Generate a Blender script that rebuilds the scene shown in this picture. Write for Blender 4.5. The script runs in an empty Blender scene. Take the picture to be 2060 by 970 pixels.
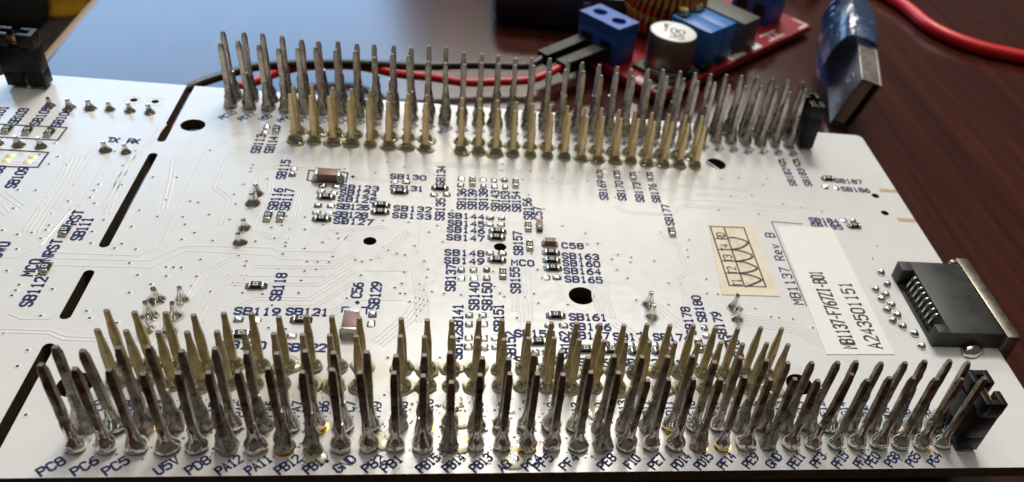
import bpy, bmesh, math, random
from mathutils import Matrix, Vector, noise
# one Blender unit = 1 mm; board underside (facing up) is the plane z = 0, x along the pin rows, y away from the viewer
C = bpy.context.scene.collection
S = bpy.context.scene
S.unit_settings.system = 'METRIC'; S.unit_settings.scale_length = 0.001
rnd = random.Random(7)
# ------------------------------------------------------------------ camera
cam = bpy.data.cameras.new('camera'); camo = bpy.data.objects.new('camera', cam); C.objects.link(camo)
cam.sensor_fit = 'HORIZONTAL'; cam.sensor_width = 36.0; cam.lens = 28.932
cam.shift_x = -0.10916; cam.shift_y = 0.05473
m = Matrix(((0.980372, -0.030679, -0.194754), (-0.124872, 0.667803, -0.733789), (0.152569, 0.743706, 0.650864))).to_4x4()
m.translation = Vector((33.6128, -51.6271, 66.162)); camo.matrix_world = m
cam.clip_start = 1.0; cam.clip_end = 20000.0
cam.dof.use_dof = True; cam.dof.focus_distance = 90.0
cam.dof.aperture_fstop = 0.0289 / (2 * 0.34); cam.dof.aperture_blades = 0
S.camera = camo
# ------------------------------------------------------------------ world, lamps, exposure
W = bpy.data.worlds.new('World'); S.world = W; W.use_nodes = True
bg = W.node_tree.nodes['Background']; bg.inputs[0].default_value = (1.0, 0.93, 0.84, 1); bg.inputs[1].default_value = 0.075
S.view_settings.view_transform = 'Standard'; S.view_settings.look = 'None'; S.view_settings.exposure = 0.0; S.view_settings.gamma = 1.0
S.view_settings.use_curve_mapping = False
def area(name, az, el, dist, sx, sy, col, L, at=(33.6, 60, 0)):
    """rectangular lamp seen from the board at azimuth az (from +y towards +x) and elevation el, radiance L"""
    d = Vector((math.sin(math.radians(az)) * math.cos(math.radians(el)), math.cos(math.radians(az)) * math.cos(math.radians(el)), math.sin(math.radians(el))))
    l = bpy.data.lights.new(name, 'AREA'); l.shape = 'RECTANGLE'; l.size = sx; l.size_y = sy; l.color = col
    l.energy = L * math.pi * sx * sy
    o = bpy.data.objects.new(name, l); C.objects.link(o); o.location = Vector(at) + d * dist
    o.rotation_euler = d.to_track_quat('Z', 'Y').to_euler(); return o
area('window_light', -22, 21.5, 700, 330, 270, (0.37, 0.64, 1.0), 5.4)
area('strip_light', 6, 31, 1200, 560, 90, (1.0, 0.94, 0.84), 15.0)
area('ceiling_light', 9, 54, 1500, 540, 290, (1.0, 0.955, 0.875), 30.5)
area('overhead_fill', 0, 84, 1600, 2200, 1500, (1.0, 0.96, 0.90), 0.85)  # added soft lamp overhead for diffuse fill, not a real source
S.cycles.max_bounces = 6; S.cycles.caustics_reflective = False; S.cycles.caustics_refractive = False
S.cycles.sample_clamp_indirect = 4.0
# board artwork in millimetres: lettering (text, centre, length), parts, pads, lines, traces, vias
LX=[-2.28,0.39,2.91,7.12,9.72,12.36,14.9,17.47,19.94,22.49,25.07,26.78,30.15,32.59,35.16,37.76,40.1,41.21,43.78,47.58,50.18,52.76,55.27,57.65,60.11,62.76,65.27,67.76,70.22,72.71,75.17,76.46,78.74,81.2,83.75]
H=[('TX',-12.33,50.75,1.32),('RX',-9.86,50.75,1.31),('SB123',19.99,42.76,4.79),('SB124',19.97,41.5,4.56),('SB125',19.97,40.06,4.7),('SB126',19.61,38.4,3.95),('SB128',19.58,36.66,3.93),('SB127',20.01,35.26,4.66),('SB132',27.11,38.62,4.71),('SB133',27.1,37.05,4.76),('SB130',26.06,45.97,4.66),('SB131',26.07,43.29,4.25),('SB144',34.05,37.59,4.61),('SB145',34.08,35.98,4.56),('SB146',34.06,34.53,4.65),('SB147',34.04,32.92,4.63),('SB148',33.96,29.83,4.72),('SB149',33.97,28.26,4.71),('MCO',41.17,28.33,3.08),('C58',47.81,32.24,2.93),('SB163',48.67,30.1,4.65),('SB160',48.67,28.64,4.67),('SB164',48.65,27.12,4.61),('SB165',48.68,25.5,4.61),('SB161',48.59,18.63,4.42),('SB166',48.72,17.0,4.73),('SB158',42.11,15.62,4.44),('SB159',42.21,11.33,4.71),('SB167',48.55,15.51,4.46),('SB171',53.52,15.47,4.4),('SB174',58.35,15.53,4.45),('SB168',48.97,11.23,4.18),('SB172',53.8,11.29,4.33),('SB175',58.41,11.23,4.34),('SB119',11.81,18.18,4.58),('SB121',17.02,18.3,4.36),('SB120',11.48,12.95,4.19),('SB122',17.56,12.76,4.25),('SB187',93.63,51.89,4.68),('SB186',94.03,49.57,4.65),('SB184',85.86,40.82,4.48),('SB185',85.87,39.41,4.72),('+',18.82,45.31,0.64),('+',22.13,20.07,0.53)]
V=[('SB103',-24.68,55.66,3.96),('SB105',-22.14,56.12,4.77),('SB106',-19.62,55.96,4.54),('SB109',-19.61,41.58,4.43),('SB101',-27.18,55.69,4.31),('SB108',-22.22,41.66,4.26),('SB115',10.29,46.62,4.47),('SB116',10.49,39.79,4.62),('SB117',11.9,39.81,4.62),('SB113',6.03,52.56,4.69),('SB114',7.72,52.51,4.17),('SB134',30.93,47.34,4.68),('SB135',31.14,39.38,4.82),('SB136',33.88,41.97,4.64),('SB139',35.31,42.04,4.56),('SB138',36.79,42.14,4.86),('SB143',38.42,42.0,4.63),('SB153',39.8,41.98,4.59),('SB154',41.25,42.07,4.69),('SB156',42.76,40.48,4.92),('C57',44.09,39.56,2.9),('SB137',32.91,25.49,4.77),('SB140',35.72,22.32,4.76),('SB150',37.23,22.33,4.83),('SB155',40.64,25.44,4.73),('SB157',41.21,32.81,4.8),('SB141',33.9,18.51,4.39),('SB142',33.94,14.05,4.2),('SB151',38.56,18.68,4.44),('SB152',39.8,14.18,4.21),('SB162',46.04,14.41,4.24),('SB178',61.41,18.98,5.35),('SB180',63.23,21.24,4.66),('SB179',65.25,18.27,4.67),('SB181',66.48,14.42,4.81),('C56',22.4,22.68,2.51),('SB129',24.46,21.91,4.57),('SB118',13.77,22.88,4.6),('MCO',-11.98,24.77,3.07),('NRST',-11.13,27.89,3.94),('SB112',-10.4,20.89,4.62),('RST',-10.74,34.08,3.16),('SB111',-9.34,31.96,4.2),('SWO',-16.17,27.57,3.44),('SB169',53.74,46.05,4.77),('SB170',56.37,46.1,4.77),('SB173',59.0,46.01,4.76),('SB176',61.4,45.97,4.63),('SB177',62.51,40.74,4.84),('SB182',84.24,52.55,4.77),('SB183',86.79,52.75,4.91)]
RH=[(16.05,40.64),(16.15,35.89),(23.09,39.47),(23.08,37.96),(25.18,42.77),(30.42,44.16),(38.11,34.97),(37.98,33.7),(37.97,29.1),(44.89,31.03),(44.85,29.44),(44.91,27.9),(44.73,19.2),(42.45,14.76),(47.77,13.67),(50.77,13.61),(53.79,13.53),(56.57,13.6),(10.92,22.78),(16.55,17.43),(10.87,14.92),(90.18,52.61),(90.28,40.24)]
RV=[(-25.16,52.06),(-22.76,52.01),(-20.13,51.86),(9.79,35.88),(11.28,36.01),(34.78,46.11),(40.79,46.29),(42.16,36.36),(38.66,26.52),(42.2,32.28),(61.39,14.62),(65.09,14.72),(-11.42,31.33),(-11.09,24.64),(53.24,50.08),(55.83,50.16),(58.22,49.97),(60.84,50.22),(61.91,36.68),(83.57,56.46),(86.1,56.75),(7.2,56.44)]
PH=[(15.27,43.19),(17.0,43.19),(15.28,41.81),(16.84,41.73),(15.32,38.81),(16.9,38.84),(15.36,37.3),(16.93,37.22),(24.35,45.21),(25.86,45.2),(29.7,42.5),(31.37,42.78),(37.21,37.94),(38.69,37.99),(37.13,36.51),(38.6,36.63),(37.11,30.47),(38.66,30.54),(43.93,26.11),(45.34,26.18),(43.87,17.56),(45.54,17.57),(42.05,13.08),(43.33,13.11),(50.2,14.72),(51.72,14.72),(53.13,14.72),(54.67,14.72),(55.99,14.76),(57.54,14.76),(10.15,17.28),(11.93,17.19),(15.95,14.93),(17.4,14.95),(88.94,50.24),(90.78,50.13),(89.15,41.54),(90.58,41.53)]
PV=[(11.07,46.89),(11.11,45.45),(5.85,56.94),(5.83,55.58),(33.27,46.75),(33.19,45.22),(36.26,46.88),(36.3,45.34),(37.76,46.79),(37.8,45.32),(39.25,47.07),(39.27,45.34),(33.63,27.02),(33.7,25.42),(35.1,27.1),(35.17,25.54),(36.7,27.2),(36.69,25.62),(34.69,18.94),(34.68,17.49),(36.22,19.0),(36.33,17.55),(34.67,15.28),(34.65,13.86),(36.38,15.22),(36.42,13.75),(37.61,15.32),(37.59,13.9),(62.7,17.78),(62.67,16.41),(62.52,14.65),(62.46,13.34),(23.98,18.66),(23.97,17.16)]
GP=[(-22.63,46.24),(-22.64,45.09),(-20.13,46.3),(-20.23,45.02)]
CAP={'C55':(15.76,44.76),'C56':(21.9,16.41),'C57':(43.65,36.37),'C58':(44.83,32.83)}
CONE=[(-22.51,58.88),(-20.05,58.7),(-17.54,58.81),(-15.07,58.9),(-12.55,58.93),(-9.99,58.89),(-24.94,48.78),(-22.61,48.6),(-20.06,48.67),(-12.49,48.64),(-10.05,48.57),(7.59,40.73),(7.51,38.65),(7.55,33.46),(7.56,30.62),(1.25,20.14),(3.83,20.26),(1.3,17.47),(3.82,17.64),(1.53,15.43),(3.79,15.35),(56.38,21.7),(56.41,19.47),(67.32,21.62),(67.33,19.44)]
EDOT=[(90.51,29.63),(90.44,27.17),(88.3,25.97),(89.36,24.99),(88.42,24.08),(89.42,22.96),(88.39,21.97),(89.45,20.95),(88.38,19.93),(89.36,18.82),(90.48,17.57),(90.51,15.31)]
SL=[[(-26.86,53.35),(-18.65,53.58),(-18.68,50.37),(-25.68,50.26)],[(-24.58,47.4),(-18.71,47.41),(-18.73,43.94),(-23.14,43.67)],[(13.71,46.69),(13.06,46.74),(13.16,44.37),(14.48,44.39)],[(17.03,46.81),(18.08,46.68),(18.09,44.41),(16.82,44.39)],[(21.31,19.75),(20.61,19.72),(20.65,18.93)],[(20.82,16.06),(21.02,14.78),(22.44,14.68)],[(22.65,19.81),(23.24,19.82),(23.3,18.71)],[(82.13,40.2),(77.45,40.42),(77.28,22.35)]]
ST1=[(77.16,13.63),(86.23,13.84),(86.54,39.64),(77.97,39.27)]
ST2=[(66.28,23.97),(74.12,24.0),(74.22,39.21),(67.49,38.69)]
ST2L=[[(67.75,38.39),(72.73,38.48),(72.67,25.72),(67.68,25.73),(67.75,38.39)],[(69.76,38.17),(69.72,25.84)],[(67.93,35.65),(69.66,35.66)],[(67.91,33.23),(69.68,33.24)],[(67.79,30.78),(69.67,30.79)],[(67.83,28.21),(69.64,28.31)]]
ST2H=[[(69.74,36.0),(70.97,35.98),(72.28,35.4),(72.49,35.08),(72.23,34.62),(71.16,33.77),(69.71,33.35)],[(69.71,33.35),(71.0,33.11),(72.15,32.54),(72.37,32.02),(72.05,31.57),(70.94,31.08),(69.74,30.79)],[(69.74,30.79),(70.98,30.66),(71.96,30.09),(72.39,29.59),(72.14,29.17),(70.95,28.59),(69.64,28.31)],[(69.64,28.31),(70.83,28.07),(71.89,27.62),(72.39,27.15),(71.93,26.72),(70.81,26.07),(69.81,25.63)]]
ST2T=[('T1',68.77,26.36),('T2',68.67,28.86),('T3',68.69,31.36),('T4',68.8,33.72),('RD',68.79,36.27)]
BC=[('MB1137-F767ZI-B01',81.58,14.73,14.56),('A243501151',85.06,14.82,12.3)]
TR=[([(-12.43,27.5),(-2.57,27.47),(-0.8,29.14),(-0.74,47.98),(-0.67,51.8)],1,0.55),([(-12.24,26.46),(-1.25,26.64),(1.42,29.45),(4.35,29.72),(11.47,29.88),(12.05,29.27),(18.26,29.59),(20.05,33.69),(20.21,34.05)],1,0.55),([(-11.99,25.3),(-0.87,25.43),(2.05,28.61),(4.59,28.68),(11.72,28.45),(12.21,27.79),(18.57,27.93),(20.09,28.99)],1,0.55),([(-16.2,26.36),(-14.71,26.37),(-13.02,28.68),(-12.2,35.54),(-11.47,36.64),(-11.68,45.12),(-11.69,47.1)],1,0.55),([(-14.89,31.04),(-15.0,41.7),(-15.49,46.66)],4,0.5),([(-19.71,35.56),(-18.54,34.32)],2,0.6),([(-20.39,38.26),(-17.49,35.76)],2,0.6),([(-13.72,35.75),(-13.84,48.89)],2,0.6),([(-8.75,36.19),(-8.99,50.32)],2,0.55),([(2.19,10.85),(2.67,12.52),(5.11,25.27),(7.77,28.13)],2,0.5),([(8.39,22.94),(10.15,26.32),(18.82,26.68),(20.58,29.02)],2,0.45),([(10.01,19.76),(11.37,20.85),(16.82,20.96),(21.02,25.93)],2,0.45),([(8.94,24.59),(17.17,24.89),(17.99,25.09)],1,0.55),([(8.36,23.09),(17.64,23.56),(21.01,27.76)],2,0.45),([(14.51,19.67),(17.54,19.74),(21.41,24.12)],2,0.45),([(19.63,18.91),(21.77,20.89)],3,0.45),([(22.33,26.26),(27.3,26.48)],1,0.55),([(22.5,21.01),(27.16,21.31)],1,0.55),([(23.65,28.89),(26.79,34.2)],3,0.45),([(8.69,32.99),(9.01,41.47),(8.74,44.17)],2,0.45),([(12.3,31.75),(12.74,36.27),(12.74,41.45)],3,0.4),([(9.58,32.89),(10.96,31.65)],2,0.4),([(17.34,32.11),(17.36,33.48),(23.92,35.04)],2,0.45),([(19.75,31.95),(20.25,33.7)],3,0.4),([(6.27,16.91),(6.56,22.42),(8.05,24.54)],3,0.5),([(28.32,27.88),(29.16,21.75),(29.56,17.76)],4,0.45),([(41.16,28.0),(41.19,22.91),(41.21,18.18)],4,0.5),([(39.9,27.92),(39.89,19.86)],2,0.5),([(68.07,58.88),(73.15,52.07)],2,0.6),([(78.09,55.7),(80.66,52.87)],2,0.5),([(57.12,22.01),(60.81,16.69)],3,0.55),([(51.91,18.27),(55.07,15.02)],3,0.6),([(50.66,26.38),(50.52,22.63),(50.93,19.09)],5,0.5),([(67.13,19.7),(74.54,18.18),(80.62,12.77)],5,0.45),([(24.95,14.18),(27.84,18.23),(29.3,21.66)],4,0.5),([(-11.82,14.92),(-7.3,14.85),(-5.66,14.03),(-1.03,13.88)],2,0.5),([(-11.84,17.34),(-10.44,16.65),(-7.96,16.74)],1,0.55),([(-2.46,54.07),(-3.97,47.6),(-3.1,43.03),(-2.3,36.61)],2,0.5),([(-7.39,56.06),(-9.0,42.41),(-8.19,35.09)],2,0.5),([(28.4,67.12),(29.4,61.19),(31.81,54.43)],1,0.55)]
VI=[(-17.77,44.82),(-15.92,44.91),(-5.31,43.17),(-2.58,43.38),(-13.52,40.66),(-10.94,41.0),(-11.03,39.7),(-10.99,38.16),(-15.64,37.73),(-13.08,37.19),(-19.12,38.98),(-15.64,35.48),(-18.2,35.29),(-11.59,36.46),(-12.25,35.54),(-14.06,34.64),(-13.45,32.37),(-16.01,30.42),(-14.7,30.89),(-13.45,29.89),(-13.48,31.47),(-2.58,38.41),(0.23,38.41),(1.19,38.21),(-4.9,36.07),(-10.16,37.04),(-2.59,34.99),(0.2,35.12),(-8.16,33.85),(-4.85,32.79),(2.22,32.1),(1.16,30.72),(-8.65,31.51),(-8.11,29.39),(-4.92,29.49),(-5.43,28.64),(-3.21,28.6),(0.8,25.62),(1.58,25.61),(2.37,25.62),(-1.74,24.09),(1.2,24.08),(4.34,24.16),(4.22,22.53),(-1.73,21.11),(-4.94,18.06),(-9.31,21.35),(-12.68,21.87),(-12.68,20.99),(-12.72,20.16),(-8.96,17.18),(5.84,47.29),(5.83,46.47),(5.86,45.66),(8.21,44.19),(5.6,42.67),(5.54,38.28),(10.58,33.82),(12.77,33.65),(11.67,34.32),(5.53,35.04),(9.27,30.97),(11.29,31.68),(12.77,31.85),(12.72,30.95),(12.75,30.23),(4.54,30.76),(14.1,36.21),(14.48,33.68),(16.89,31.31),(18.62,32.21),(15.0,29.96),(12.74,28.77),(7.95,28.11),(9.01,27.18),(8.99,26.35),(15.66,27.53),(16.84,27.54),(18.13,27.58),(18.42,28.62),(15.64,25.78),(16.86,26.16),(12.73,26.11),(9.32,24.08),(18.07,24.49),(6.37,21.69),(7.04,21.67),(9.68,21.65),(11.8,21.52),(15.59,21.91),(20.9,21.23),(22.0,25.37),(22.87,28.29),(21.87,27.91),(21.06,28.18),(23.69,28.89),(24.72,30.28),(24.18,30.81),(25.78,29.68),(26.76,29.48),(26.92,26.21),(26.78,24.09),(26.06,23.33),(26.71,22.38),(27.28,22.34),(18.39,33.21),(22.45,36.35),(23.6,36.27),(49.77,33.19),(46.79,36.94),(49.77,35.56),(39.45,31.09),(37.63,24.12),(38.26,22.92),(38.75,22.34),(41.31,22.37),(42.33,23.03),(42.79,21.37),(42.98,27.61),(46.34,21.26),(50.25,20.58),(33.7,22.41),(31.73,22.55),(30.32,22.85),(29.14,28.42),(29.32,23.1),(28.78,24.07),(27.82,31.33),(26.79,36.16),(30.42,35.73),(53.68,31.24),(55.42,30.83),(52.77,30.26),(54.33,26.57),(55.15,29.8),(59.61,25.89),(61.1,25.77),(64.85,26.94),(64.33,24.1),(63.37,32.93),(63.22,31.43),(65.77,24.08),(54.92,22.46),(58.92,21.81),(70.13,21.55),(71.85,20.06),(74.69,19.8),(76.88,18.26),(72.87,19.91),(69.95,42.58),(80.53,45.13),(72.63,46.32),(74.55,46.24),(90.44,32.83),(92.25,35.77),(85.41,15.87),(85.88,14.49),(83.83,25.13),(94.7,6.01),(95.9,7.74),(-8.45,10.03),(-8.37,12.2),(-7.14,11.2),(-5.49,3.91),(-4.33,17.02),(-1.54,16.37),(12.83,13.84),(13.41,16.12),(26.18,11.95),(27.29,10.88),(29.95,14.32),(31.64,12.08),(40.17,18.69)]
FT=[(0.09,0.0,10.9),(0.0,0.0,10.6),(-0.07,0.0,10.65),(0.03,0.0,10.05),(-0.25,0.0,10.35),(-0.09,0.0,10.45),(-0.14,0.0,10.5),(0.15,0.0,11.05),(0.1,0.0,10.45),(0.37,0.0,10.5),(-0.25,0.0,10.55),(-0.08,0.0,10.5),(-0.23,0.0,10.5),(0,0,9.6),(0.03,0.0,10.45),(0.17,0.0,10.55),(0.02,0.0,10.65),(0.08,0.0,10.7),(0.09,0.0,11.1),(-0.39,0.0,11.4),(0.49,0.0,10.0),(-0.08,0.0,10.1),(-0.16,0.0,10.25),(-0.04,0.0,10.3),(-0.15,0.0,10.45),(0.08,0.0,10.35),(-0.06,0.0,10.4),(0.09,0.0,10.15),(-0.59,0.0,11.15),(0.05,0.0,10.45),(-0.2,0.0,10.55),(-0.15,0.0,10.6),(-0.18,0.0,10.65),(-0.12,0.0,10.7),(-0.18,0.0,11.05)]
BT=[(0.18,0.0,10.3),(-0.06,0.0,10.4),(-0.03,0.0,10.45),(0.06,0.0,10.4),(-0.04,0.0,10.05),(0.18,0.0,10.1),(0.03,0.0,10.3),(-0.12,0.0,10.25),(0.1,0.0,10.35),(-0.14,0.0,10.5),(0.05,0.0,10.35),(-0.01,0.0,10.85),(-0.21,0.0,10.75),(-0.08,0.0,10.3),(0.06,0.0,10.25),(-0.07,0.0,10.3),(0.05,0.0,10.1),(0.1,0.0,10.3),(0.24,0.0,10.4),(0.33,0.0,10.5),(0.02,0.0,10.3),(-0.12,0.0,10.1),(-0.34,0.0,10.1),(0.02,0.0,10.0),(-0.11,0.0,10.15),(0.01,0.0,10.3),(-0.07,0.0,10.3),(-0.01,0.0,10.25),(-0.05,0.0,10.25),(-0.02,0.0,10.4),(-0.02,0.0,10.45),(-0.06,0.0,10.4),(-0.03,0.0,10.4),(-0.11,0.0,10.35),(-0.13,0.0,10.35)]

# ------------------------------------------------------------------ materials
def nt(name):
    m = bpy.data.materials.new(name); m.use_nodes = True
    return m, m.node_tree.nodes, m.node_tree.links, m.node_tree.nodes['Principled BSDF']
def simple(name, col, rough=0.5, metal=0.0, bump=0.0, bscale=2.0, var=0.0, vscale=0.6, coat=0.0, spec=0.5, rvar=0.0):
    m, N, L, b = nt(name)
    b.inputs['Base Color'].default_value = (*col, 1); b.inputs['Roughness'].default_value = rough; b.inputs['Metallic'].default_value = metal
    b.inputs['Coat Weight'].default_value = coat; b.inputs['Specular IOR Level'].default_value = spec
    tc = N.new('ShaderNodeTexCoord')
    if bump:
        n = N.new('ShaderNodeTexNoise'); n.inputs['Scale'].default_value = bscale; n.inputs['Detail'].default_value = 5
        L.new(tc.outputs['Object'], n.inputs['Vector'])
        bp = N.new('ShaderNodeBump'); bp.inputs['Strength'].default_value = bump; bp.inputs['Distance'].default_value = 0.1
        L.new(n.outputs[0], bp.inputs['Height']); L.new(bp.outputs[0], b.inputs['Normal'])
    if var or rvar:
        n = N.new('ShaderNodeTexNoise'); n.inputs['Scale'].default_value = vscale; n.inputs['Detail'].default_value = 6; n.inputs['Roughness'].default_value = 0.65
        oi = N.new('ShaderNodeObjectInfo'); ad = N.new('ShaderNodeVectorMath'); ad.operation = 'ADD'
        ml = N.new('ShaderNodeMath'); ml.operation = 'MULTIPLY'; ml.inputs[1].default_value = 57.0
        L.new(oi.outputs['Random'], ml.inputs[0]); L.new(tc.outputs['Object'], ad.inputs[0]); L.new(ml.outputs[0], ad.inputs[1])
        L.new(ad.outputs[0], n.inputs['Vector'])
        if var:
            r = N.new('ShaderNodeValToRGB'); r.color_ramp.elements[0].position = 0.32; r.color_ramp.elements[1].position = 0.68
            r.color_ramp.elements[0].color = (*[max(0, c * (1 - var)) for c in col], 1); r.color_ramp.elements[1].color = (*[min(1, c * (1 + var)) for c in col], 1)
            L.new(n.outputs[0], r.inputs[0]); L.new(r.outputs[0], b.inputs['Base Color'])
        if rvar:
            mr = N.new('ShaderNodeMapRange'); mr.inputs['From Min'].default_value = 0.3; mr.inputs['From Max'].default_value = 0.7
            mr.inputs['To Min'].default_value = max(0.03, rough - rvar); mr.inputs['To Max'].default_value = rough + rvar
            L.new(n.outputs[0], mr.inputs['Value']); L.new(mr.outputs[0], b.inputs['Roughness'])
    return m
def mask_material():
    """white solder mask: slight speckle, flux stains along the hand soldered rows, fine relief"""
    m, N, L, b = nt('white solder mask')
    geo = N.new('ShaderNodeNewGeometry'); sep = N.new('ShaderNodeSeparateXYZ'); L.new(geo.outputs['Position'], sep.inputs[0])
    def noise_(sc, det=5, ro=0.6):
        n = N.new('ShaderNodeTexNoise'); n.inputs['Scale'].default_value = sc; n.inputs['Detail'].default_value = det; n.inputs['Roughness'].default_value = ro
        L.new(geo.outputs['Position'], n.inputs['Vector']); return n
    def math_(op, a, bb, c=None):
        x = N.new('ShaderNodeMath'); x.operation = op
        for i, v in enumerate((a, bb, c)):
            if v is None: continue
            if isinstance(v, (int, float)): x.inputs[i].default_value = v
            else: L.new(v, x.inputs[i])
        return x.outputs[0]
    def ramp(v, lo, hi):
        r = N.new('ShaderNodeMapRange'); r.inputs['From Min'].default_value = lo; r.inputs['From Max'].default_value = hi; L.new(v, r.inputs['Value']); return r.outputs[0]
    def mix(f, a, c):
        x = N.new('ShaderNodeMixRGB')
        L.new(f, x.inputs[0])
        for i, v in ((1, a), (2, c)):
            if isinstance(v, tuple): x.inputs[i].default_value = (*v, 1)
            else: L.new(v, x.inputs[i])
        return x.outputs[0]
    n1 = noise_(0.25); n2 = noise_(6.0)
    base = mix(ramp(n1.outputs[0], 0.3, 0.7), (0.76, 0.748, 0.722), (0.80, 0.79, 0.763))
    # amber flux film, in bands along the socket rows (board coordinates)
    def band(y0, w):
        d = math_('ABSOLUTE', math_('SUBTRACT', sep.outputs['Y'], y0), 0)
        return math_('SUBTRACT', 1.0, ramp(d, 0.5, w))
    film = math_('MULTIPLY', math_('MAXIMUM', band(54.2, 5.0), math_('MAXIMUM', band(9.2, 4.2), math_('MULTIPLY', band(1.5, 3.4), 0.5))), ramp(noise_(0.33, 4).outputs[0], 0.38, 0.62))
    xin = math_('MULTIPLY', ramp(sep.outputs['X'], -2.0, 3.0), math_('SUBTRACT', 1.0, ramp(sep.outputs['X'], 70.0, 76.0)))
    film = math_('MULTIPLY', math_('MULTIPLY', film, xin), 0.55)
    base = mix(film, base, (0.60, 0.50, 0.27))
    # grey flux residue and soot around the reworked middle of the front row
    blot = math_('MULTIPLY', band(1.0, 3.6), math_('MULTIPLY', ramp(noise_(0.9, 7, 0.72).outputs[0], 0.52, 0.6), math_('SUBTRACT', 1.0, ramp(math_('ABSOLUTE', math_('SUBTRACT', sep.outputs['X'], 30.0), 0), 6.0, 26.0))))
    base = mix(math_('MULTIPLY', blot, 0.65), base, (0.30, 0.27, 0.22))
    spk = ramp(noise_(2.6, 2).outputs[0], 0.69, 0.73)
    base = mix(math_('MULTIPLY', spk, 0.35), base, (0.34, 0.30, 0.25))
    L.new(base, b.inputs['Base Color'])
    b.inputs['Specular IOR Level'].default_value = 0.5
    mr = N.new('ShaderNodeMapRange'); mr.inputs['From Min'].default_value = 0.3; mr.inputs['From Max'].default_value = 0.7; mr.inputs['To Min'].default_value = 0.17; mr.inputs['To Max'].default_value = 0.28
    L.new(noise_(0.8).outputs[0], mr.inputs['Value']); L.new(mr.outputs[0], b.inputs['Roughness'])
    mp = N.new('ShaderNodeMapping'); mp.inputs['Rotation'].default_value = (0, 0, math.radians(4)); mp.inputs['Scale'].default_value = (0.10, 5.0, 1.0); L.new(geo.outputs['Position'], mp.inputs[0])
    scr = N.new('ShaderNodeTexNoise'); scr.inputs['Scale'].default_value = 1.0; scr.inputs['Detail'].default_value = 3; L.new(mp.outputs[0], scr.inputs['Vector'])
    scratch = math_('MULTIPLY', ramp(scr.outputs[0], 0.60, 0.72), ramp(noise_(0.12, 2).outputs[0], 0.45, 0.6))
    bp = N.new('ShaderNodeBump'); bp.inputs['Strength'].default_value = 0.08; bp.inputs['Distance'].default_value = 0.05
    L.new(math_('ADD', n2.outputs[0], math_('ADD', math_('MULTIPLY', noise_(1.2, 3).outputs[0], 1.2), math_('MULTIPLY', scratch, 0.8))), bp.inputs['Height']); L.new(bp.outputs[0], b.inputs['Normal'])
    return m
def wood_material():
    m, N, L, b = nt('dark cherry wood')
    geo = N.new('ShaderNodeNewGeometry')
    mp = N.new('ShaderNodeMapping'); mp.inputs['Rotation'].default_value = (0, 0, math.radians(-8.0)); mp.inputs['Scale'].default_value = (0.34, 0.012, 0.3)
    L.new(geo.outputs['Position'], mp.inputs[0])
    n = N.new('ShaderNodeTexNoise'); n.inputs['Scale'].default_value = 1.0; n.inputs['Detail'].default_value = 8; n.inputs['Roughness'].default_value = 0.62; n.inputs['Distortion'].default_value = 0.5
    L.new(mp.outputs[0], n.inputs['Vector'])
    r = N.new('ShaderNodeValToRGB'); e = r.color_ramp.elements
    e[0].position = 0.28; e[0].color = (0.024, 0.0048, 0.0031, 1); e[1].position = 0.74; e[1].color = (0.084, 0.0182, 0.0110, 1)
    k = e.new(0.5); k.color = (0.044, 0.0096, 0.0061, 1)
    L.new(n.outputs[0], r.inputs[0]); L.new(r.outputs[0], b.inputs['Base Color'])
    b.inputs['Roughness'].default_value = 0.20; b.inputs['Specular IOR Level'].default_value = 0.5
    n2 = N.new('ShaderNodeTexNoise'); n2.inputs['Scale'].default_value = 1.1; n2.inputs['Detail'].default_value = 4; L.new(geo.outputs['Position'], n2.inputs['Vector'])
    bp = N.new('ShaderNodeBump'); bp.inputs['Strength'].default_value = 0.12; bp.inputs['Distance'].default_value = 0.05
    L.new(n2.outputs[0], bp.inputs['Height']); L.new(bp.outputs[0], b.inputs['Normal'])
    return m
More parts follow.
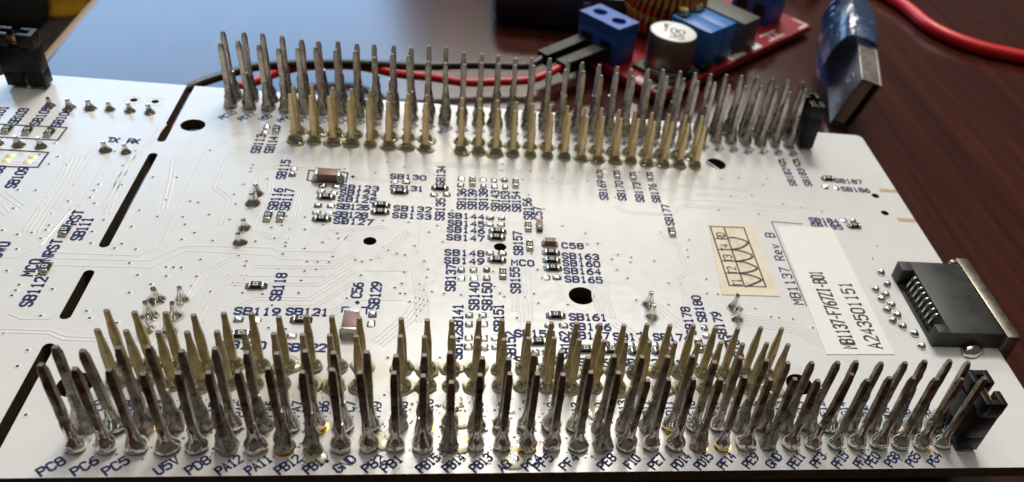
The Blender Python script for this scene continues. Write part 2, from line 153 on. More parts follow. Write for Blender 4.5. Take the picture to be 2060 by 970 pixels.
M = dict(
 mask=mask_material(), wood=wood_material(),
 fr4=simple('board core edge', (0.085, 0.06, 0.028), 0.6, var=0.4, vscale=0.8),
 ink=simple('navy silkscreen ink', (0.017, 0.029, 0.135), 0.6, spec=0.2, var=0.35, vscale=1.6),
 inkfaint=simple('grey silkscreen line', (0.10, 0.11, 0.15), 0.55, var=0.3, vscale=2.0),
 solder=simple('bright solder', (0.80, 0.77, 0.71), 0.11, 1.0, bump=0.5, bscale=1.6, var=0.25, vscale=1.0, rvar=0.08),
 dull=simple('tarnished solder', (0.38, 0.35, 0.31), 0.30, 1.0, bump=0.6, bscale=2.4, var=0.5, vscale=1.3, rvar=0.14),
 tin=simple('tinned pin', (0.31, 0.275, 0.21), 0.33, 1.0, bump=0.45, bscale=2.6, var=0.62, vscale=0.9, rvar=0.12),  # front pins: tarnish, plus the dark room's reflection put into the colour
 pale=simple('lighter tinned pin', (0.50, 0.46, 0.40), 0.34, 1.0, bump=0.45, bscale=2.6, var=0.35, vscale=0.9, rvar=0.12),  # lighter copy of the tin for the rear rows and small contacts
 cut=simple('sheared pin end', (0.15, 0.125, 0.10), 0.5, 0.8, bump=0.5, bscale=6.0),
 palebrass=simple('rear gold plated pin', (0.68, 0.54, 0.31), 0.46, 1.0, bump=0.3, bscale=2.2, var=0.25, vscale=0.8, rvar=0.1),  # lighter copy of the gold plating for the rear socket rows
 brass=simple('gold plated pin', (0.43, 0.335, 0.175), 0.42, 1.0, bump=0.3, bscale=2.2, var=0.32, vscale=0.8, rvar=0.1),
 fluxed=simple('fluxed solder joint', (0.42, 0.38, 0.24), 0.24, 0.75, bump=0.4, bscale=1.6, var=0.35, vscale=1.0, coat=0.7),
 gold=simple('gold plated pad', (0.95, 0.62, 0.20), 0.22, 1.0),
 black=simple('black plastic', (0.006, 0.006, 0.006), 0.42, spec=0.25, bump=0.15, bscale=3.0, rvar=0.08, vscale=0.7),
 jack=simple('dusty black plastic', (0.030, 0.030, 0.029), 0.48, bump=0.2, bscale=3.0, var=0.45, vscale=0.22, rvar=0.1),
 hole=simple('unlit hole', (0.006, 0.005, 0.004), 0.8),
 resin=simple('black resistor body', (0.010, 0.009, 0.008), 0.5, bump=0.2, spec=0.25),
 white=simple('white resistor print', (0.75, 0.73, 0.68), 0.6),
 ceramic=simple('brown ceramic', (0.23, 0.115, 0.075), 0.45, bump=0.25, bscale=3.0, var=0.12),
 padmetal=simple('tinned pad', (0.86, 0.83, 0.77), 0.27, 1.0, bump=0.2, bscale=2.0, rvar=0.08),
 term=simple('tin end cap', (0.36, 0.33, 0.28), 0.24, 1.0, bump=0.5, bscale=3.0),
 label=simple('white label paper', (0.84, 0.83, 0.785), 0.55, bump=0.2, bscale=1.5, var=0.03),
 cream=simple('cream label paper', (0.79, 0.70, 0.53), 0.7, bump=0.3, bscale=1.5, var=0.08, vscale=0.35),
 print=simple('label print', (0.02, 0.017, 0.015), 0.6, var=0.4, vscale=2.5),
 pencil=simple('pen drawing', (0.025, 0.02, 0.017), 0.6, var=0.4, vscale=2.0),
 shade=simple('pencil shading', (0.745, 0.64, 0.49), 0.8, var=0.25, vscale=1.2),
 steel=simple('nickel plated steel', (0.62, 0.57, 0.49), 0.26, 1.0, bump=0.15, bscale=1.0, rvar=0.08),
 red=simple('red cable jacket', (0.76, 0.012, 0.018), 0.38, bump=0.1),
 redwire=simple('red wire jacket', (0.60, 0.014, 0.018), 0.35, bump=0.1),
 blackwire=simple('black wire jacket', (0.014, 0.013, 0.013), 0.40, bump=0.1),
 blue=simple('blue terminal plastic', (0.016, 0.11, 0.44), 0.42, bump=0.1, bscale=2.0, var=0.1),
 bluetrim=simple('blue trimmer plastic', (0.034, 0.19, 0.56), 0.40, bump=0.1, bscale=2.0, var=0.1),
 redpcb=simple('red solder mask', (0.30, 0.013, 0.020), 0.35, var=0.15),
 alu=simple('aluminium can', (0.27, 0.245, 0.215), 0.42, 1.0, rvar=0.08),
 cantop=simple('can top', (0.92, 0.91, 0.87), 0.45),
 core=simple('brown ring core', (0.10, 0.045, 0.012), 0.5),
 shieldmetal=simple('dull jack shield', (0.33, 0.295, 0.245), 0.36, 1.0, bump=0.15, rvar=0.08),
 shellmetal=simple('dark nickel shell', (0.60, 0.56, 0.51), 0.34, 1.0, rvar=0.06),
 litpad=simple('lamp lit solder pad', (0.93, 0.80, 0.40), 0.4, 0.35),  # bare solder pads; the lamp's yellow reflection is put into the colour
 tab=simple('worn gold edge tab', (0.50, 0.40, 0.23), 0.45, 0.4),
 tan=simple('beige lit shell tone', (0.72, 0.63, 0.50), 0.5),  # light on the shell's inner wall, put into the tongue's colour
 copper=simple('enamelled copper wire', (0.55, 0.26, 0.05), 0.30, 0.85, var=0.3, vscale=0.5),
 brassscrew=simple('brass screw', (0.85, 0.58, 0.24), 0.25, 1.0),
 grey=simple('dark grey moulding', (0.085, 0.08, 0.072), 0.55, bump=0.2, var=0.2),
 silk=simple('white silkscreen', (0.75, 0.70, 0.68), 0.5),
 device=simple('black device shell', (0.010, 0.010, 0.010), 0.45),
 lid=simple('grey device lid', (0.16, 0.14, 0.125), 0.5),
 carpet=simple('dark floor', (0.050, 0.040, 0.036), 0.9, var=0.5, vscale=0.02),
 amber=simple('amber plastic', (0.88, 0.46, 0.03), 0.45, var=0.2, vscale=0.02),
 bag=simple('black cloth', (0.012, 0.013, 0.011), 0.8, var=0.4, vscale=0.02),
 edge=simple('desk edge highlight', (0.42, 0.30, 0.20), 0.45),  # tan highlight along the rounded edge, put into the colour
)
def translucent_blue():
    m, N, L, b = nt('translucent blue plastic')
    b.inputs['Base Color'].default_value = (0.15, 0.25, 0.52, 1); b.inputs['Roughness'].default_value = 0.18; b.inputs['Transmission Weight'].default_value = 0.75; b.inputs['IOR'].default_value = 1.4
    b.inputs['Subsurface Weight'].default_value = 0.25; b.inputs['Subsurface Radius'].default_value = (0.3, 0.8, 2.0); b.inputs['Subsurface Scale'].default_value = 1.0
    b.inputs['Coat Weight'].default_value = 0.5
    tc = N.new('ShaderNodeTexCoord'); n = N.new('ShaderNodeTexNoise'); n.inputs['Scale'].default_value = 0.25; n.inputs['Detail'].default_value = 3; L.new(tc.outputs['Object'], n.inputs['Vector'])
    bp = N.new('ShaderNodeBump'); bp.inputs['Strength'].default_value = 0.6; bp.inputs['Distance'].default_value = 1.5; L.new(n.outputs[0], bp.inputs['Height']); L.new(bp.outputs[0], b.inputs['Normal'])
    return m
M['usb'] = translucent_blue()
def flux_material():
    m, N, L, b = nt('clear amber flux')
    out = N['Material Output']; tr = N.new('ShaderNodeBsdfTransparent'); tr.inputs[0].default_value = (0.965, 0.93, 0.80, 1)
    gl = N.new('ShaderNodeBsdfGlossy'); gl.inputs['Roughness'].default_value = 0.10; fr = N.new('ShaderNodeFresnel'); fr.inputs['IOR'].default_value = 1.45
    mx = N.new('ShaderNodeMixShader'); L.new(fr.outputs[0], mx.inputs[0]); L.new(tr.outputs[0], mx.inputs[1]); L.new(gl.outputs[0], mx.inputs[2]); L.new(mx.outputs[0], out.inputs['Surface'])
    return m
M['flux'] = flux_material()
# ------------------------------------------------------------------ helpers
def link(name, me, parent=None, loc=(0, 0, 0), rot=(0, 0, 0)):
    o = bpy.data.objects.new(name, me); C.objects.link(o); o.location = loc; o.rotation_euler = rot
    if parent is not None: o.parent = parent
    return o
def mesh(name, verts, faces, mats, smooth=False, fmat=None):
    me = bpy.data.meshes.new(name); me.from_pydata(verts, [], faces)
    for x in (mats if isinstance(mats, (list, tuple)) else [mats]): me.materials.append(x)
    if fmat: me.polygons.foreach_set('material_index', fmat)
    if smooth: me.polygons.foreach_set('use_smooth', [True] * len(me.polygons))
    me.update(); return me
class MB:
    def __init__(s): s.v = []; s.f = []; s.m = []; s.T = None
    def add(s, v, f, mi=0):
        k = len(s.v); s.v += [tuple(s.T @ Vector(p)) if s.T else tuple(p) for p in v]; s.f += [tuple(i + k for i in q) for q in f]; s.m += [mi] * len(f)
    def box(s, x0, x1, y0, y1, z0, z1, mi=0, bev=0.0):
        if bev:
            bm = bmesh.new(); bmesh.ops.create_cube(bm, size=1.0)
            for q in bm.verts: q.co = Vector(((x0 + x1) / 2 + q.co.x * (x1 - x0), (y0 + y1) / 2 + q.co.y * (y1 - y0), (z0 + z1) / 2 + q.co.z * (z1 - z0)))
            bmesh.ops.bevel(bm, geom=list(bm.edges), offset=bev, segments=2, affect='EDGES', profile=0.5)
            bm.verts.ensure_lookup_table(); s.add([q.co[:] for q in bm.verts], [[q.index for q in f.verts] for f in bm.faces], mi); bm.free(); return
        s.add([(x0, y0, z0), (x1, y0, z0), (x1, y1, z0), (x0, y1, z0), (x0, y0, z1), (x1, y0, z1), (x1, y1, z1), (x0, y1, z1)],
              [(0, 3, 2, 1), (4, 5, 6, 7), (0, 1, 5, 4), (1, 2, 6, 5), (2, 3, 7, 6), (3, 0, 4, 7)], mi)
    def lathe(s, prof, n=16, c=(0, 0), jit=0.0, seed=0, mi=0, cap=True):
        v = []; f = []
        for j, (r, z) in enumerate(prof):
            for i in range(n):
                a = 2 * math.pi * i / n; rr = r
                if jit: rr *= 1 + jit * noise.noise(Vector((math.cos(a) * 1.3 + seed * 7.1, math.sin(a) * 1.3, z * 1.1 + seed * 3.3)))
                v.append((c[0] + rr * math.cos(a), c[1] + rr * math.sin(a), z))
        for j in range(len(prof) - 1):
            for i in range(n): f.append((j * n + i, j * n + (i + 1) % n, (j + 1) * n + (i + 1) % n, (j + 1) * n + i))
        if cap: f.append(tuple(range((len(prof) - 1) * n, len(prof) * n)))
        s.add(v, f, mi)
    def tube(s, pts, r, n=10, mi=0):
        P = [Vector(p) for p in pts]; v = []; f = []
        up = Vector((0, 0, 1)); rr = r if isinstance(r, (list, tuple)) else [r] * len(P)
        for i, p in enumerate(P):
            t = (P[min(i + 1, len(P) - 1)] - P[max(i - 1, 0)]).normalized()
            a = t.cross(up); a = a.normalized() if a.length > 1e-3 else Vector((1, 0, 0)); b2 = a.cross(t).normalized()
            for k in range(n):
                q = 2 * math.pi * k / n; v.append(p + a * rr[i] * math.cos(q) + b2 * rr[i] * math.sin(q))
        for i in range(len(P) - 1):
            for k in range(n): f.append((i * n + k, i * n + (k + 1) % n, (i + 1) * n + (k + 1) % n, (i + 1) * n + k))
        f.append(tuple(range(n - 1, -1, -1))); f.append(tuple(range((len(P) - 1) * n, len(P) * n)))
        s.add([tuple(x) for x in v], f, mi)
    def ribbon(s, pts, w, hgt, z=0.0, mi=0, closed=False, flat=0.0):
        """raised line: mitred, with bevelled sides; flat = share of the width that is level on top"""
        P = [Vector((p[0], p[1])) for p in pts]
        P = [p for i, p in enumerate(P) if i == 0 or (p - P[i - 1]).length > 1e-5]
        n = len(P)
        if n < 2: return
        secs = []
        for i in range(n):
            if closed: a, c = P[i - 1], P[(i + 1) % n]
            else: a, c = P[max(i - 1, 0)], P[min(i + 1, n - 1)]
            d1 = (P[i] - a); d2 = (c - P[i])
            if d1.length < 1e-6: d1 = d2
            if d2.length < 1e-6: d2 = d1
            d1 = d1.normalized(); d2 = d2.normalized(); t = d1 + d2
            t = t.normalized() if t.length > 1e-4 else d1
            nn = Vector((-t.y, t.x)); k = min(1.6, 1 / max(0.4, nn.dot(Vector((-d1.y, d1.x))))) * w / 2
            p = P[i]
            if not closed and i == 0: p = p - d2 * w * 0.25
            if not closed and i == n - 1: p = p + d1 * w * 0.25
            secs.append((p, nn * k))
        v = []; f = []
        for p, o in secs:
            a, b2 = p + o, p - o
            if flat: c1, c2 = p + o * flat, p - o * flat; v += [(a.x, a.y, z), (c1.x, c1.y, z + hgt), (c2.x, c2.y, z + hgt), (b2.x, b2.y, z)]
            else: v += [(a.x, a.y, z), (p.x, p.y, z + hgt), (b2.x, b2.y, z)]
        k = 4 if flat else 3
        for i in range(n if closed else n - 1):
            j = (i + 1) % n
            for q in range(k - 1): f.append((i * k + q, i * k + q + 1, j * k + q + 1, j * k + q))
        s.add(v, f, mi)
    def mesh(s, name, mats, smooth=False): return mesh(name, s.v, s.f, mats, smooth, s.m)
    def build(s, name, mats, parent=None, loc=(0, 0, 0), rot=(0, 0, 0), smooth=False): return link(name, s.mesh(name, mats, smooth), parent, loc, rot)
def thing(name, label, cat, loc=(0, 0, 0), rot=(0, 0, 0), group=None):
    o = bpy.data.objects.new(name, None); C.objects.link(o); o.location = loc; o.rotation_euler = rot; o.empty_display_size = 2
    o['label'] = label; o['category'] = cat
    if group: o['group'] = group
    return o
def autosmooth(me, ang=35):
    bm = bmesh.new(); bm.from_mesh(me)
    for e in bm.edges: e.smooth = not (len(e.link_faces) == 2 and e.calc_face_angle(0) > math.radians(ang))
    for f in bm.faces: f.smooth = True
    bm.to_mesh(me); bm.free(); return me
# ------------------------------------------------------------------ plotter lettering
O8 = [(1, 0), (3, 0), (4, 1), (4, 5), (3, 6), (1, 6), (0, 5), (0, 1), (1, 0)]
G = {
 'A': [[(0, 0), (2, 6), (4, 0)], [(.7, 2), (3.3, 2)]], 'B': [[(0, 0), (0, 6), (3, 6), (4, 5.2), (4, 4), (3, 3.2), (0, 3.2)], [(3, 3.2), (4, 2.4), (4, .9), (3, 0), (0, 0)]],
 'C': [[(4, 1), (3, 0), (1, 0), (0, 1), (0, 5), (1, 6), (3, 6), (4, 5)]], 'D': [[(0, 0), (0, 6), (2.6, 6), (4, 4.6), (4, 1.4), (2.6, 0), (0, 0)]],
 'E': [[(4, 0), (0, 0), (0, 6), (4, 6)], [(0, 3.1), (3, 3.1)]], 'F': [[(0, 0), (0, 6), (4, 6)], [(0, 3.1), (3, 3.1)]],
 'G': [[(4, 5), (3, 6), (1, 6), (0, 5), (0, 1), (1, 0), (3, 0), (4, 1), (4, 2.8), (2.4, 2.8)]], 'H': [[(0, 0), (0, 6)], [(4, 0), (4, 6)], [(0, 3), (4, 3)]],
 'I': [[(2, 0), (2, 6)], [(1, 0), (3, 0)], [(1, 6), (3, 6)]], 'M': [[(0, 0), (0, 6), (2, 2.6), (4, 6), (4, 0)]], 'N': [[(0, 0), (0, 6), (4, 0), (4, 6)]],
 'O': [O8], 'P': [[(0, 0), (0, 6), (3, 6), (4, 5.1), (4, 3.9), (3, 3), (0, 3)]], 'R': [[(0, 0), (0, 6), (3, 6), (4, 5.1), (4, 3.9), (3, 3), (0, 3)], [(2, 3), (4, 0)]],
 'S': [[(4, 5), (3, 6), (1, 6), (0, 5), (0, 4.1), (1, 3.2), (3, 2.8), (4, 1.9), (4, 1), (3, 0), (1, 0), (0, 1)]], 'T': [[(2, 0), (2, 6)], [(0, 6), (4, 6)]],
 'U': [[(0, 6), (0, 1), (1, 0), (3, 0), (4, 1), (4, 6)]], 'V': [[(0, 6), (2, 0), (4, 6)]], 'W': [[(0, 6), (1, 0), (2, 3.6), (3, 0), (4, 6)]],
 'X': [[(0, 0), (4, 6)], [(0, 6), (4, 0)]], 'Z': [[(0, 6), (4, 6), (0, 0), (4, 0)]], 'e': [[(0.3, 2), (3.6, 2), (3.6, 3.2), (2.8, 4), (1.1, 4), (.3, 3.2), (.3, .8), (1.1, 0), (3.4, 0)]],
 'v': [[(.3, 4), (2, 0), (3.7, 4)]], '-': [[(.8, 2.6), (3.2, 2.6)]], '+': [[(.8, 3), (3.2, 3)], [(2, 1.8), (2, 4.2)]],
 '0': [O8], '1': [[(.9, 5), (2, 6), (2, 0)], [(1, 0), (3, 0)]], '2': [[(0, 5), (1, 6), (3, 6), (4, 5), (4, 4), (0, 0), (4, 0)]],
 '3': [[(0, 5), (1, 6), (3, 6), (4, 5.1), (4, 4), (3, 3.2), (1.6, 3.2)], [(3, 3.2), (4, 2.3), (4, .9), (3, 0), (1, 0), (0, 1)]], '4': [[(3, 0), (3, 6), (0, 2), (4, 2)]],
 '5': [[(4, 6), (.3, 6), (0, 3.3), (1, 3.8), (3, 3.8), (4, 2.9), (4, 1), (3, 0), (1, 0), (0, .8)]], '6': [[(3.6, 6), (1.6, 5.4), (0, 3), (0, 1), (1, 0), (3, 0), (4, 1), (4, 2.4), (3, 3.4), (1, 3.4), (0, 2.4)]],
 '7': [[(0, 6), (4, 6), (1.4, 0)]], '8': [[(1, 3.2), (0, 4), (0, 5.2), (1, 6), (3, 6), (4, 5.2), (4, 4), (3, 3.2), (1, 3.2), (0, 2.3), (0, .9), (1, 0), (3, 0), (4, .9), (4, 2.3), (3, 3.2)]],
 '9': [[(.4, 0), (2.4, .6), (4, 3), (4, 5), (3, 6), (1, 6), (0, 5), (0, 3.6), (1, 2.6), (3, 2.6), (4, 3.6)]], ' ': [],
}
def lettering(txt, adv, cw, ch, sw, zb=0.006, hgt=0.012):
    """lettering mesh centred on the origin, reading along +x"""
    mb = MB(); n = len(txt); x0 = -((n - 1) * adv + cw) / 2
    for i, c in enumerate(txt):
        for st in G.get(c, []):
            P = [(x0 + i * adv + p[0] / 4 * cw, p[1] / 6 * ch - ch / 2) for p in st]
            cl = P[0] == P[-1]
            mb.ribbon(P[:-1] if cl else P, sw, hgt, zb, closed=cl, flat=0.7)
    return mb
# ------------------------------------------------------------------ desk, floor
desk_mb = MB(); ZD = -12.0; r = 5.0
prof = [(-42.5 + r - r * math.cos(a), ZD - r + r * math.sin(a)) for a in [math.pi / 2 * k / 8 for k in range(9)]][::-1]
prof = [(900.0, ZD)] + prof + [(-42.5, ZD - 22), (-40, ZD - 24), (900, ZD - 24)]
vv = [(x, y, z) for y in (-260.0, 1100.0) for x, z in prof]; n = len(prof)
ff = [(i, (i + 1) % n, n + (i + 1) % n, n + i) for i in range(n)] + [tuple(range(n - 1, -1, -1)), tuple(range(n, 2 * n))]
desk = link('desk', autosmooth(mesh('desk', vv, ff, [M['wood'], M['edge']], fmat=[1 if 2 <= i <= 9 else 0 for i in range(n)] + [0, 0])))
desk['label'] = 'dark reddish brown wooden desk under the white circuit board'; desk['category'] = 'desk'
fl = MB(); fl.box(-4000, 4000, -3000, 5000, -740, -720); flo = fl.build('floor', M['carpet']); flo['kind'] = 'structure'
t = thing('storage_tub', 'blurred amber yellow tub on the floor beyond the desk edge', 'tub', (-735, 1615, -720))
b_ = MB(); b_.lathe([(36, 0), (44, 4), (52, 60), (55, 62), (55, 70), (50, 70), (47, 10)], 28); autosmooth(b_.build('tub_wall', M['amber'], t).data)
b_ = MB(); b_.lathe([(0.1, 0), (57, 0), (57, 6), (20, 9)], 28); autosmooth(b_.build('lid', M['amber'], t, (0, 0, 70.5)).data)
b_ = MB(); b_.box(-190, 60, -70, 120, 0, 110, bev=30)
o = b_.build('backpack', M['bag'], None, (-790, 1570, -720)); autosmooth(o.data); o['label'] = 'blurred black cloth bag on the floor left of the desk'; o['category'] = 'bag'
b_ = MB(); b_.tube([(-40, -62, 60), (-38, -78, 75), (-20, -80, 80), (0, -78, 75), (2, -62, 60)], 5, 8); b_.build('carry_loop', M['lid'], o)
# ------------------------------------------------------------------ circuit board
board = thing('circuit_board', 'white microcontroller board lying upside down with four rows of long pins', 'circuit board')
def poly_with_holes(name, outer, holes, z0, z1, mats):
    cu = bpy.data.curves.new(name, 'CURVE'); cu.dimensions = '2D'; cu.fill_mode = 'BOTH'; cu.extrude = (z1 - z0) / 2
    for L_ in [outer] + holes:
        sp = cu.splines.new('POLY'); sp.points.add(len(L_) - 1); sp.use_cyclic_u = True
        for p, q in zip(sp.points, L_): p.co = (q[0], q[1], 0, 1)
    o = bpy.data.objects.new(name, cu); C.objects.link(o)
    dg = bpy.context.evaluated_depsgraph_get(); me = bpy.data.meshes.new_from_object(o.evaluated_get(dg))
    bpy.data.objects.remove(o); bpy.data.curves.remove(cu)
    me.transform(Matrix.Translation((0, 0, (z0 + z1) / 2))); me.materials.clear()
    for x in mats: me.materials.append(x)
    for p in me.polygons: p.material_index = 0 if abs(p.normal.z) > 0.9 else 1; p.use_smooth = False
    me.name = name; return me
def arc(cx, cy, r, a0, a1, n=6): return [(cx + r * math.cos(math.radians(a0 + (a1 - a0) * i / n)), cy + r * math.sin(math.radians(a0 + (a1 - a0) * i / n))) for i in range(n + 1)]
XS0, XS1 = -7.22, -6.12; sr = (XS1 - XS0) / 2; sxm = (XS0 + XS1) / 2
YF, YB, XR = -3.18, 67.35, 101.25
outer = arc(-31.0, YF + 1, 1, 180, 270) + [(XS0, YF), ] + arc(sxm, 12.7, sr, 180, 0, 8) + [(XS1, YF)] + arc(XR - 1.0, YF + 1.0, 1.0, -90, 0)
outer += arc(XR - 1.2, YB - 1.2, 1.2, 0, 90) + [(XS1, YB)] + arc(sxm, 52.1, sr, 0, -180, 8) + [(XS0, YB)] + [(-30.2, YB), (-32.0, YB - 1.8)]
def slot(y0, y1): return arc(sxm, y0 + sr, sr, 180, 360, 8) + arc(sxm, y1 - sr, sr, 0, 180, 8)
HOLES = [(-3.75, 56.3, 1.6), (22.39, 31.96, .8), (38.41, 31.87, .8), (48.15, 22.97, 1.6), (72.2, 55.03, 1.6), (-2.63, 7.71, 1.6), (72.26, 8.78, 1.6), (96.94, 48.75, .62), (96.78, 44.2, .62), (-12.9, 62.0, .5), (-10.1, 62.0, .5)]
holes = [slot(28.7, 48.75), slot(16.75, 24.7)] + [arc(x, y, r_, 0, 345, 23) for x, y, r_ in HOLES]
me = poly_with_holes('board', outer, holes, -1.6, 0.0, [M['mask'], M['fr4']])
link('board', me, board)
# bare rings round the two test holes, copper tabs at the right edge
mb = MB()
for x in (-12.9, -10.1):
    mb.ribbon(arc(x, 62.0, .95, 0, 330, 11), .45, .03, .003, closed=True, flat=.7) if x < -11 else mb.ribbon([(x - .95, 61.05), (x + .95, 61.05), (x + .95, 62.95), (x - .95, 62.95)], .4, .03, .003, closed=True, flat=.7)
mb.build('hole_ring', M['label'], board)
for i, y in enumerate((50.4, 42.6)):
    mb = MB(); mb.box(98.3, 101.22, y - .45, y + .45, 0.002, .03); mb.build('edge_tab', M['tab'], board)
# copper traces under the mask
mb = MB()
def ofs(pts, d):
    P = [Vector(p) for p in pts]; out = []
    for i, p in enumerate(P):
        a = P[max(i - 1, 0)]; c = P[min(i + 1, len(P) - 1)]; d1 = (p - a) if i else (c - p); d2 = (c - p) if i < len(P) - 1 else d1
        d1 = d1.normalized(); d2 = d2.normalized(); t_ = (d1 + d2); t_ = t_.normalized() if t_.length > .1 else d1
        nn = Vector((-t_.y, t_.x)); out.append(p + nn * d / max(.5, nn.dot(Vector((-d1.y, d1.x)))))
    return out
def wander(seed):
    g = random.Random(seed); x, y = g.uniform(-29, 88), g.uniform(15, 50); d = g.choice(((1, 0), (0, 1), (-1, 0))); P = [(x, y)]
    for k in range(g.choice((2, 3, 3))):
        l = g.uniform(4, 13); x, y = x + d[0] * l, y + d[1] * l; P.append((x, y)); l = g.uniform(1, 3); q = g.choice((-1, 1))
        e = (d[0] - d[1] * q, d[1] + d[0] * q); x, y = x + e[0] * l, y + e[1] * l; P.append((x, y)); d = d if g.random() < .6 else (-d[1] * q, d[0] * q)
    return P
def samples(P): return [Vector(p).lerp(Vector(q), k / 12) for p, q in zip(P, P[1:]) for k in range(13)]
more = []; taken = [q for P, n, sp in TR for q in samples(P)]; trnd = random.Random(3)
for k in range(2500):
    P = wander(100 + k); Q = samples(P)
    if len(more) > 22: break
    if not all(-30 < p[0] < 90 and 13.5 < p[1] < 51 and not (64 < p[0] and 12 < p[1] < 42) and not (34 < p[0] < 52 and 20 < p[1] < 47) for p in Q): continue
    if any((a[0] < -8.3) != (b2[0] < -8.3) or -8.3 < a[0] < -5 for a, b2 in zip(P, P[1:])): continue
    if any((p - Vector(h[:2])).length < h[2] + 1.8 for p in Q for h in HOLES) or any((p - t_).length < 1.3 for p in Q[::3] for t_ in taken[::3]): continue
    more.append((P, trnd.choice((1, 2, 2, 3)), .5)); taken += Q
for pts, n, sp in TR + more:
    for k in range(n): mb.ribbon(ofs(pts, (k - (n - 1) / 2) * sp), 0.28, 0.034, 0.001, flat=0.45)
o = mb.build('copper_trace', M['mask'], board); o['kind'] = 'stuff'
# vias: tented ring and a small dark hole
mb = MB(); pts = [p for p in VI if all(math.hypot(p[0] - h[0], p[1] - h[1]) > h[2] + .55 for h in HOLES) and not (XS0 - .5 < p[0] < XS1 + .5)]
while len(pts) < 290:
    p = (rnd.uniform(-28, 99), rnd.uniform(14, 52))
    if min((p[0] - q[0]) ** 2 + (p[1] - q[1]) ** 2 for q in pts) > 2.2 and not (65 < p[0] < 88 and 12 < p[1] < 41) and not (XS0 - 1 < p[0] < XS1 + 1) and not p[0] > 90 and all(math.hypot(p[0] - h[0], p[1] - h[1]) > h[2] + .7 for h in HOLES): pts.append(p)
for (x, y) in pts:
    rr = rnd.uniform(.26, .34)
    mb.lathe([(rr + .07, 0.0), (rr, .03), (.15, .03)], 10, (x, y), cap=False)
    mb.add([(x + .15 * math.cos(a), y + .15 * math.sin(a), .008) for a in [k * math.pi / 4 for k in range(8)]], [tuple(range(8))], 1)
o = mb.build('via', [M['mask'], M['hole']], board); o['kind'] = 'stuff'
# lettering
def put(txt, x, y, rot, adv, cw, ch, sw, mat='ink', parent=board, name='silkscreen_text', z=0.0):
    return link(name, lettering(txt, adv, cw, ch, sw, 0.047 if parent is board else 0.006).mesh(name, M[mat]), parent, (x, y, z), (0, 0, rot))
def adv_of(txt, L_): return max(.5, (L_ - .68) / max(1, len(txt) - 1)) if len(txt) > 1 else .9
for txt, x, y, L_ in H: put(txt, x, y + .5, 0, min(1.02, adv_of(txt, L_)), .68, 1.06, .25)
for txt, x, y, L_ in V: put(txt, x - .5, y, math.pi / 2, min(1.02, adv_of(txt, L_)), .68, 1.06, .25)
PT = 2.54
EVEN = 'PC8 PC6 PC5 U5V PD8 PA12 PA11 PB12 PB11 GND PB2 PB1 PB15 PB14 PB13 AGND PC4 PF5 PF4 PE8 PF10 PE7 PD14 PD15 PF14 PE9 GND PE11 PF3 PF15 PF11 PE0 PG8 PG5 PG4'.split()
ODD = 'PC9 PB8 PB9 AVDD GND PA5 PA6 PA7 PB6 PC7 PA9 PA8 PB10 PB4 PB5 PB3 PA10 PA2 PA3 GND PD13 PD12 PD11 PE10 PE12 PE14 PE15 PE13 PF13 PF12 PG14 GND PD10 PG7 PG6'.split()
REAR = 'PC10 PC12 VDD PF6 PF7 PA13 PA14 PA15 GND PB7 PC13 PC14 PC15 PH0 PH1 PC2 PC3 PD4 PD5 PD6 PD7 PE3 GND PF1 PF0 PD1 PD0 PG0 GND PE1 PG9 PG12 PC1 PD9 PG1'.split()
for s_, x in zip(EVEN, LX):
    n = len(s_); adv = .74 if n < 4 else .60
    put(s_ if s_ != 'PF10' else 'F10', x + .80 + .12, -2.92 + .80 + .16, math.radians(44), adv, .54 if n < 4 else .47, .95, .19)
for i, s_ in enumerate(ODD): put(s_, i * PT + .25, 4.75, math.pi / 2, .70, .52, .90, .16)
for i, s_ in enumerate(REAR): put(s_, i * PT + .1, 59.6, math.radians(52), .66, .5, .9, .16)
mb = None
for L_ in SL:
    m1 = MB(); thin = len(L_) == 3 and L_[0][0] > 70
    m1.ribbon(L_, .14 if thin else .2, .012, .047, flat=.7); m1.build('silkscreen_line', M['inkfaint' if thin else 'ink'], board)
# ------------------------------------------------------------------ header pins
def pin_mesh(name, seed, mat, lumpy, taper=False, L_=10.5):
    """square pin: chamfered tip; lumpy = how much solder clings to its lower part"""
    rg = random.Random(seed); mb = MB(); K = 15; v = []; f = []
    per = [(-1, -.55), (-.55, -1), (.55, -1), (1, -.55), (1, .55), (.55, 1), (-.55, 1), (-1, .55)]
    if not taper: per = [(-1, -.82), (-.82, -1), (.82, -1), (1, -.82), (1, .82), (.82, 1), (-.82, 1), (-1, .82)]
    for j in range(K + 1):
        u = j / K; z = -0.4 + (L_ + .4) * u; hx = hy = .335
        if taper:
            hx = .42 if u < .62 else .42 - .15 * min(1, (u - .62) / .24); hy = .36 if u < .62 else .36 - .11 * min(1, (u - .62) / .24)
        if not taper and j == K: hx = hy = .21
        if not taper and j == K - 1: z = L_ - .75
        if taper and j == K: hx *= .9; hy *= .8
        for k, (a, b2) in enumerate(per):
            g = lumpy * max(0, noise.noise(Vector((a * .9 + seed * 5.3, b2 * .9 + seed, z * .75)))) * (1 if u < .75 else max(0, (1 - u) / .25)) * 1.3
            g += (lumpy * .35) * max(0, noise.noise(Vector((a * 2 + seed * 2.3, b2 * 2 - seed, z * 2.2))))
            v.append((a * (hx + g), b2 * (hy + g), z))
    for j in range(K):
        for k in range(8): f.append((j * 8 + k, j * 8 + (k + 1) % 8, (j + 1) * 8 + (k + 1) % 8, (j + 1) * 8 + k))
    mb.add(v, f); mb.add(v[-8:], [tuple(range(8))], 1)
    return autosmooth(mb.mesh(name, [mat, M['cut']]), 40)
